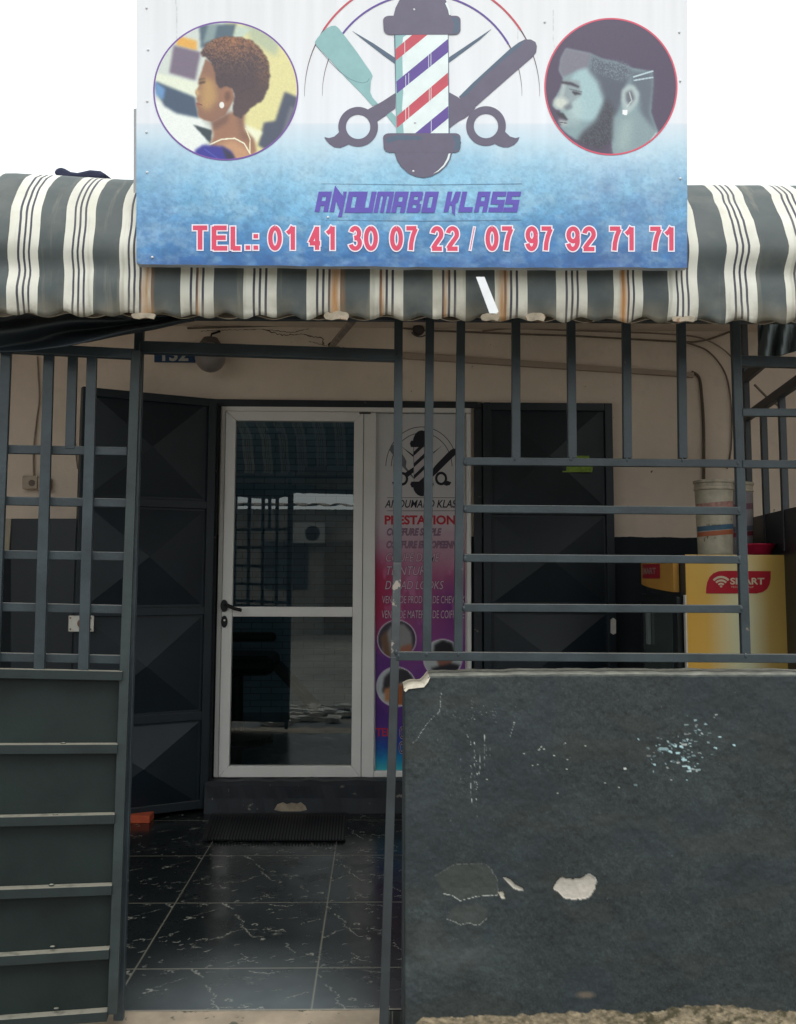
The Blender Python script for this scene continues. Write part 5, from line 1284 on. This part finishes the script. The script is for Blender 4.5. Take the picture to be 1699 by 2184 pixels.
# black board leaning low on the left wall
g = MB(); g.prism([P(22,1106,4.95), P(168,1106,4.95), P(168,1720,4.95), P(22,1720,4.95)], (0, .04, 0))
bb_ = tag(g.build('black_board', M_black, bevel=.004), 'tall black board standing against the left porch wall', 'board')
g = MB(); g.prism([P(6,1106,4.94), P(24,1106,4.94), P(18,1190,4.94), P(8,1190,4.94)], (0, .03, 0))
g.build('wooden_bracket', flat('pale_bracket', (.3,.26,.2)), bb_, bevel=.003)
# doormat
g = MB(); mp_ = [(450,1740),(741,1738),(737,1795),(431,1794)]
mz = .012; g.prism([PZ(x, y, .002) for x, y in mp_], (0, 0, mz))
dm = tag(g.build('doormat', paint('ribbed_rubber', (.012,.012,.014), .8, .3, 60, b=(250, .6)), bevel=.003), 'black ribbed rubber doormat at the foot of the glass door', 'doormat')
A_, B_, C_, D_ = [PZ(x, y, .014) for x, y in mp_]
g = MB()
for k in range(1, 46):
    f = k/46; p = A_.lerp(B_, f); q = D_.lerp(C_, f); g.bar(p.lerp(q, .04), p.lerp(q, .96), .008, .006, n=(0, 0, 1))
g.build('rib', M_dark, dm)
# brick
g = MB(); a = PZ(275, 1757, 0); b = PZ(319, 1757, 0); g.box(a.x-.03, b.x, a.y, a.y+.1, 0, .040)
tag(g.build('brick', paint('orange_red_brick', (.42,.075,.03), .9, .2, 20), bevel=.004), 'orange red brick on the floor under the open black door', 'brick')
# green sticker
g = MB(); g.prism([P(1200,989,5.175), P(1266,992,5.175), P(1264,1007,5.175), P(1201,1007,5.175)], (0, .002, 0)); g.prism([P(1213,972,5.175), P(1258,972,5.175), P(1256,984,5.175), P(1212,984,5.175)], (0, .002, 0))
tag(g.build('sticker', paint('lime_sticker', (.20,.32,.03), .6, .3, 60)), 'torn lime green sticker on the closed black door', 'sticker')

# ---- drinks cooler
ck = empty('drinks_cooler', (1.6, 4.4, 0), 'upright drinks cooler with yellow side panel and red logo', 'cooler')
YC = 4.10
xa, xb = P(1465, 1300, YC).x, P(1681, 1300, YC).x; zt_ = P(1500, 1183, YC).z
g = MB(); g.box(xa+.004, xb-.004, YC+.004, YC+.62, .02, zt_-.004); g.build('cabinet', paint('cooler_dark_body', (.03,.035,.04), .4, .1, 6), ck, bevel=.004)
m, t, bs = nodes_of('yellow_gradient_print')
tc = t.nodes.new('ShaderNodeTexCoord'); sx = t.nodes.new('ShaderNodeSeparateXYZ'); t.links.new(tc.outputs['Object'], sx.inputs[0])
mr = t.nodes.new('ShaderNodeMapRange'); mr.inputs[1].default_value = xa; mr.inputs[2].default_value = xb; t.links.new(sx.outputs[0], mr.inputs[0])
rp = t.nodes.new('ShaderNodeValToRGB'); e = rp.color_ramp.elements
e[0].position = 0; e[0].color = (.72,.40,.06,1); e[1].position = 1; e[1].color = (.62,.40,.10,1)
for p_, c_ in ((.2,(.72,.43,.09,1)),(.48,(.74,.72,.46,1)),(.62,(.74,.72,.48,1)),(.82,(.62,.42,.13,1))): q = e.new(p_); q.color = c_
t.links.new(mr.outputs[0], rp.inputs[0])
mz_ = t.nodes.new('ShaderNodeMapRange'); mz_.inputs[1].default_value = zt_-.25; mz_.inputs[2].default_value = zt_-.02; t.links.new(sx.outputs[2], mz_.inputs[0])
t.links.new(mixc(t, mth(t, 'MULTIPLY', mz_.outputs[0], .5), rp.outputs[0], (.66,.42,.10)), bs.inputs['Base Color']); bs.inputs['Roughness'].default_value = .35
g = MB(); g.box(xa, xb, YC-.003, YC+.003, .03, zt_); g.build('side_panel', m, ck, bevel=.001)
g = MB(); g.box(xa-.006, xa, YC-.004, YC+.02, .03, zt_-.18); g.build('edge_trim', M_chrome, ck)
g = MB(); g.box(xb+.002, xb+.016, YC+.01, YC+.05, .1, P(1680,1290,YC).z); g.build('back_strip', flat('pale_strip', (.42,.42,.38)), ck)
CM = lambda x, y, l=0: P(x, y, YC-.004-l)
C5 = lambda x, y: ((1600+x*.23014)/1.1719, (1180+y*.23014)/1.1719)
g = MB()
lg = [(722,1318),(724,1260),(733,1200),(760,1140),(800,1100),(860,1076),(930,1072),(1425,1076),(1424,1160),(1412,1220),(1385,1270),(1340,1302),(1270,1318)]
g.poly([CM(*C5(*p), .001) for p in lg], 0)
for r0, r1 in ((70,92),(112,134),(30,52)):
    pass
def wifi(mb, cx, cy, fm, k, mi, sc_=1.0):
    for r0, r1 in ((98,122),(62,84),(28,48)):
        V = []
        for i in range(17):
            a = R(42+96*i/16)
            for r in (r0, r1): V.append(fm(cx+r*sc_*math.cos(a)*1.0, cy-r*sc_*math.sin(a), k))
        mb.add(V, [(2*i, 2*i+1, 2*i+3, 2*i+2) for i in range(16)], mi)
    mb.poly([fm(cx+14*sc_*math.cos(q), cy-8-12*sc_*math.sin(q), k) for q in [i*math.pi/5 for i in range(10)]], mi)
wifi(g, 885, 1250, lambda x, y, k: CM(*C5(x, y), k), .0018, 1)
put_text(g, 'SMART', (*C5(985, 1148), *C5(1355, 1222)), CM, .0018, 1, .03)
put_text(g, 'TECHNOLOGY', (*C5(992, 1238), *C5(1240, 1258)), CM, .0018, 1, .0)
g.build('logo', [flat('logo_plate_red', (.42,.02,.035), .4), flat('logo_letter_cream', (.62,.52,.38), .4)], ck)
# header and glass door on the side facing left
g = MB(); y0, y1 = YC+.09, YC+.60
zh1 = zt_-.01; zh0 = P(1437, 1263, YC+.09).z
def hx(f): return xa-.015-.075*math.sin(math.pi*min(1, f*.5+.0)**1.0)
N = 12; V = []; xf = []
for i in range(N+1):
    f = i/N; yy = y0+(y1-y0)*f; bx_ = xa-.004-.05*math.sin(math.pi*(.15+.7*f)); zb2 = zh0+.03*f
    V += [(bx_, yy, zb2), (bx_, yy, zh1), (xa, yy, zb2), (xa, yy, zh1)]
F = []
for i in range(N):
    o = 4*i; F += [(o,o+1,o+5,o+4),(o+1,o+3,o+7,o+5),(o,o+4,o+6,o+2)]
F += [(0,2,3,1),(4*N,4*N+1,4*N+3,4*N+2)]
g.add(V, F); g.build('header_box', paint('header_yellow', (.62,.32,.06), .4, .1), ck)
g = MB()
for i in range(3, N-2):
    f0, f1 = i/N, (i+1)/N
    def bxx(f): return xa-.0065-.05*math.sin(math.pi*(.15+.7*f))
    zlo = zh0+.06; zhi = zh1-.03
    g.poly([(bxx(f0), y0+(y1-y0)*f0, zlo), (bxx(f1), y0+(y1-y0)*f1, zlo), (bxx(f1), y0+(y1-y0)*f1, zhi), (bxx(f0), y0+(y1-y0)*f0, zhi)])
g.build('header_logo', flat('header_red', (.40,.02,.04), .4), ck)
g = MB()
fh0, fh1 = .32, .80
def hm(x, y, l=0):
    f = fh1+(fh0-fh1)*x; z = zh0+.06+(zh1-.03-zh0-.06)*(.75-y*.45); return Vector((xa-.0085-.05*math.sin(math.pi*(.15+.7*f))-l, y0+(y1-y0)*f, z))
put_text(g, 'SMART', (0, 0, 1, 1), hm, .001, 0, .02); g.build('header_lettering', flat('header_cream', (.5,.3,.28)), ck)
g = MB(); g.box(xa-.03, xa-.002, YC+.04, YC+.60, .15, zh0-.02); g.build('door_frame', flat('cooler_door_black', (.02,.024,.026), .3), ck, bevel=.004)
g = MB(); g.box(xa-.034, xa-.0302, YC+.10, YC+.55, .2, zh0-.08); g.build('door_glass', flat('cooler_glass', (.06,.085,.08), .12, .8), ck)
g = MB(); g.box(xa-.05, xa-.0345, YC+.42, YC+.46, .95, 1.12); g.build('door_handle', flat('handle_grey', (.2,.24,.23)), ck, bevel=.003)
# ---- buckets
def bucket(cx, ytop_, ybot, wpx, Y, label, mats, first):
    b = P(cx, ybot, Y); tz = P(cx, ytop_, Y).z; b.z = zt_; r = wpx/F0*Y/2; h = tz-zt_
    root = empty('paint_bucket', (b.x, b.y, b.z), label, 'bucket', 'paint buckets on the cooler')
    g = MB(); g.lathe(b, [(0,0.001),(r*.88,0.001),(r*.90,.01),(r*.97,h*.72),(r*.99,h*.86)], 48); g.build('body', mats[0], root, smooth=True)
    g = MB(); g.lathe(b, [(r*.98,h*.86),(r*1.04,h*.87),(r*1.04,h*.89),(r*1.0,h*.90),(r*1.0,h*.955),(r*1.06,h*.96),(r*1.07,h*.995),(r*1.02,h*1.0),(r*.9,h*.985),(0,h*.98)], 48); g.build('lid', mats[1], root, smooth=False, bevel=.002)
    for (f0, f1, mt, ww) in ((.265,.325,mats[2],0),(.335,.40,mats[3],0),(.62,.70,mats[4],1)):
        g = MB(); V = []; n = 40
        for i in range(n+1):
            a = R(180+ (180*i/n)); sl = (math.cos(a))*h*.02
            for ff in (f1 if f0 < f1 else f0, f0):
                rr = r*(.90+.07*min(ff/.72, 1))+.0012; V.append((b.x+rr*math.cos(a), b.y+rr*math.sin(a), b.z+(1-0)*0+h*ff-h*.0+sl))
        g.add(V, [(2*i, 2*i+1, 2*i+3, 2*i+2) for i in range(n)]); g.build('label_band', mt, root, smooth=True)
    return root
mb_ = [paint('dirty_cream_bucket', (.46,.42,.32), .5, .25, 14, spots=(18, .64, (.12,.1,.07))), paint('dirty_lid', (.40,.35,.27), .6, .35, 22), flat('orange_band', (.40,.12,.06)), flat('blue_band', (.06,.13,.20)), paint('faded_pink_print', (.38,.20,.17), .6, .4, 60)]
bk = bucket(1527, 1025, 1180, 80, 4.30, 'dirty cream paint bucket with orange and blue stripes on the cooler, in front', mb_, 0)
mb2 = [paint('grey_bucket', (.26,.24,.25), .5, .2, 14), mb_[1], flat('maroon_band', (.20,.03,.05)), flat('slate_band', (.10,.11,.14)), flat('plum_print', (.18,.09,.12))]
bucket(1572, 1030, 1180, 74, 4.52, 'greyer paint bucket with maroon stripe standing behind the dirty cream one', mb2, 1)
g = MB(); b = P(1525, 1139, 4.3-.1)
put_text(g, 'VR 30KGS', (1507, 1117, 1538, 1122), lambda x, y, l=0: P(x, y, 4.3-.088-l), .0, 0, .0); g.build('bucket_print', flat('faded_black', (.08,.07,.06)), bk)
c = P(1617, 1180, 4.25); r = .078
g = MB(); g.lathe((c.x, c.y, zt_), [(0,.002),(r*.72,.002),(r*.78,.01),(r*.98,.045),(r*1.03,.05),(r*1.03,.054),(r*.95,.05),(r*.7,.012),(0,.01)], 40)
tag(g.build('plastic_bowl', flat('red_plastic', (.45,.015,.05), .35), smooth=True), 'small red plastic bowl on the cooler beside the buckets', 'bowl')

# ---- neighbour's side gate at the right
sg = empty('side_gate', (2.3, 3.9, 0), 'dark barred side gate closing the right end of the porch', 'gate')
M_sg = paint('side_gate_paint', (.03,.036,.042), .5, .2, 8)
ga = P(1600, 1100, 4.75); gb_ = P(1760, 1100, 3.55)
def SG(f, z): return Vector((ga.x*(1-f)+gb_.x*f, ga.y*(1-f)+gb_.y*f, z))
sgn = Vector((gb_.y-ga.y, -(gb_.x-ga.x), 0)).normalized()
def sb(name, f0, z0, f1, z1, w, d=.03):
    g = MB(); g.bar(SG(f0, z0), SG(f1, z1), w, d, n=sgn); g.build(name, M_sg, sg, bevel=.003)
sb('rail', 0, 2.33, 1.3, 2.33, .05); sb('rail', 0, 2.12, 1.3, 2.12, .045); sb('post', 0, -.0, 0, 2.75, .05)
for f in (.28, .55, .80, 1.1): sb('bar', f, 1.4, f, 2.12, .03)
g = MB(); g.prism([SG(-.02, .02), SG(1.3, .02), SG(1.3, 1.585), SG(-.02, 1.585)], sgn*.01); g.build('sheet_panel', M_black, sg)

# ================================================================== STREET BEHIND THE CAMERA (mirrored in the glass)
hs = empty('opposite_house', (0, -11, 0), 'low grey house across the street with flat corrugated roof', 'house')
g = MB(); g.box(-16, 16, -14, -11, -.15, 2.75); g.build('wall', paint('opposite_render', (.20,.18,.155), .9, .3, 1.2), hs)
g = MB()
n = 500
for i in range(n):
    a = -17+34*i/n; b = -17+34*(i+1)/n; za = .03*math.sin(a*12); zb_ = .03*math.sin(b*12)
    g.poly([(a,-10.6,2.82+za),(b,-10.6,2.82+zb_),(b,-14.4,3.1+zb_),(a,-14.4,3.1+za)])
g.build('roof', paint('opposite_roof', (.22,.17,.13), .8, .3, 2), hs, solid=.02)
for x in (-5.5, -2.6, 2.2, 6.0):
    g = MB(); g.box(x, x+1.0, -10.99, -10.93, .9, 2.0); g.build('window', flat('window_dark', (.03,.035,.04), .2) if x == -5.5 else bpy.data.materials['window_dark'], hs)
g = MB(); g.box(-1.2, -.3, -10.98, -10.92, -.1, 2.0); g.build('door', paint('opposite_door', (.09,.07,.05), .6), hs)
ac = empty('air_conditioner', (-1.3, -10.8, 1.9), 'white outdoor air conditioner unit on the opposite house wall', 'air conditioner')
a = Vector((-1.75, 0, 0))
g = MB(); g.box(-1.95, -1.20, -10.95, -10.65, 1.95, 2.42); g.build('casing', flat('ac_casing', (.30,.29,.27), .5), ac, bevel=.01)
g = MB(); g.prism([Vector((-1.48+.17*math.cos(q), -10.64, 2.18+.17*math.sin(q))) for q in [k*math.pi/12 for k in range(24)]], (0,-.005,0)); g.build('fan_grille', M_dark, ac)
# rubble along the kerb
rb_ = MB(); rnd = random.Random(4)
for k in range(260):
    x, y = rnd.uniform(-3.2, 3), rnd.gauss(1.0, .28); s_q = rnd.uniform(.05, .17); n_ = rnd.randint(4, 7); a0_ = rnd.random()*6
    pts = [(x+s_q*math.cos(a0_+6.283*i/n_)*rnd.uniform(.7, 1.2), y+s_q*.6*math.sin(a0_+6.283*i/n_)*rnd.uniform(.7, 1.2), -.15+rnd.uniform(.02, .07)) for i in range(n_)]
    rb_.prism(pts, (0, 0, -.04))
tag(rb_.build('rubble', paint('rubble_grey', (.50,.47,.42), .9, .3, 3)), kind='stuff')
g = MB(); g.box(-30, 30, 1.45, 2.32, -.2, -.146); tag(g.build('street_gutter', paint('wet_dark_mud', (.05,.055,.055), .6, .3, 5)), kind='structure')
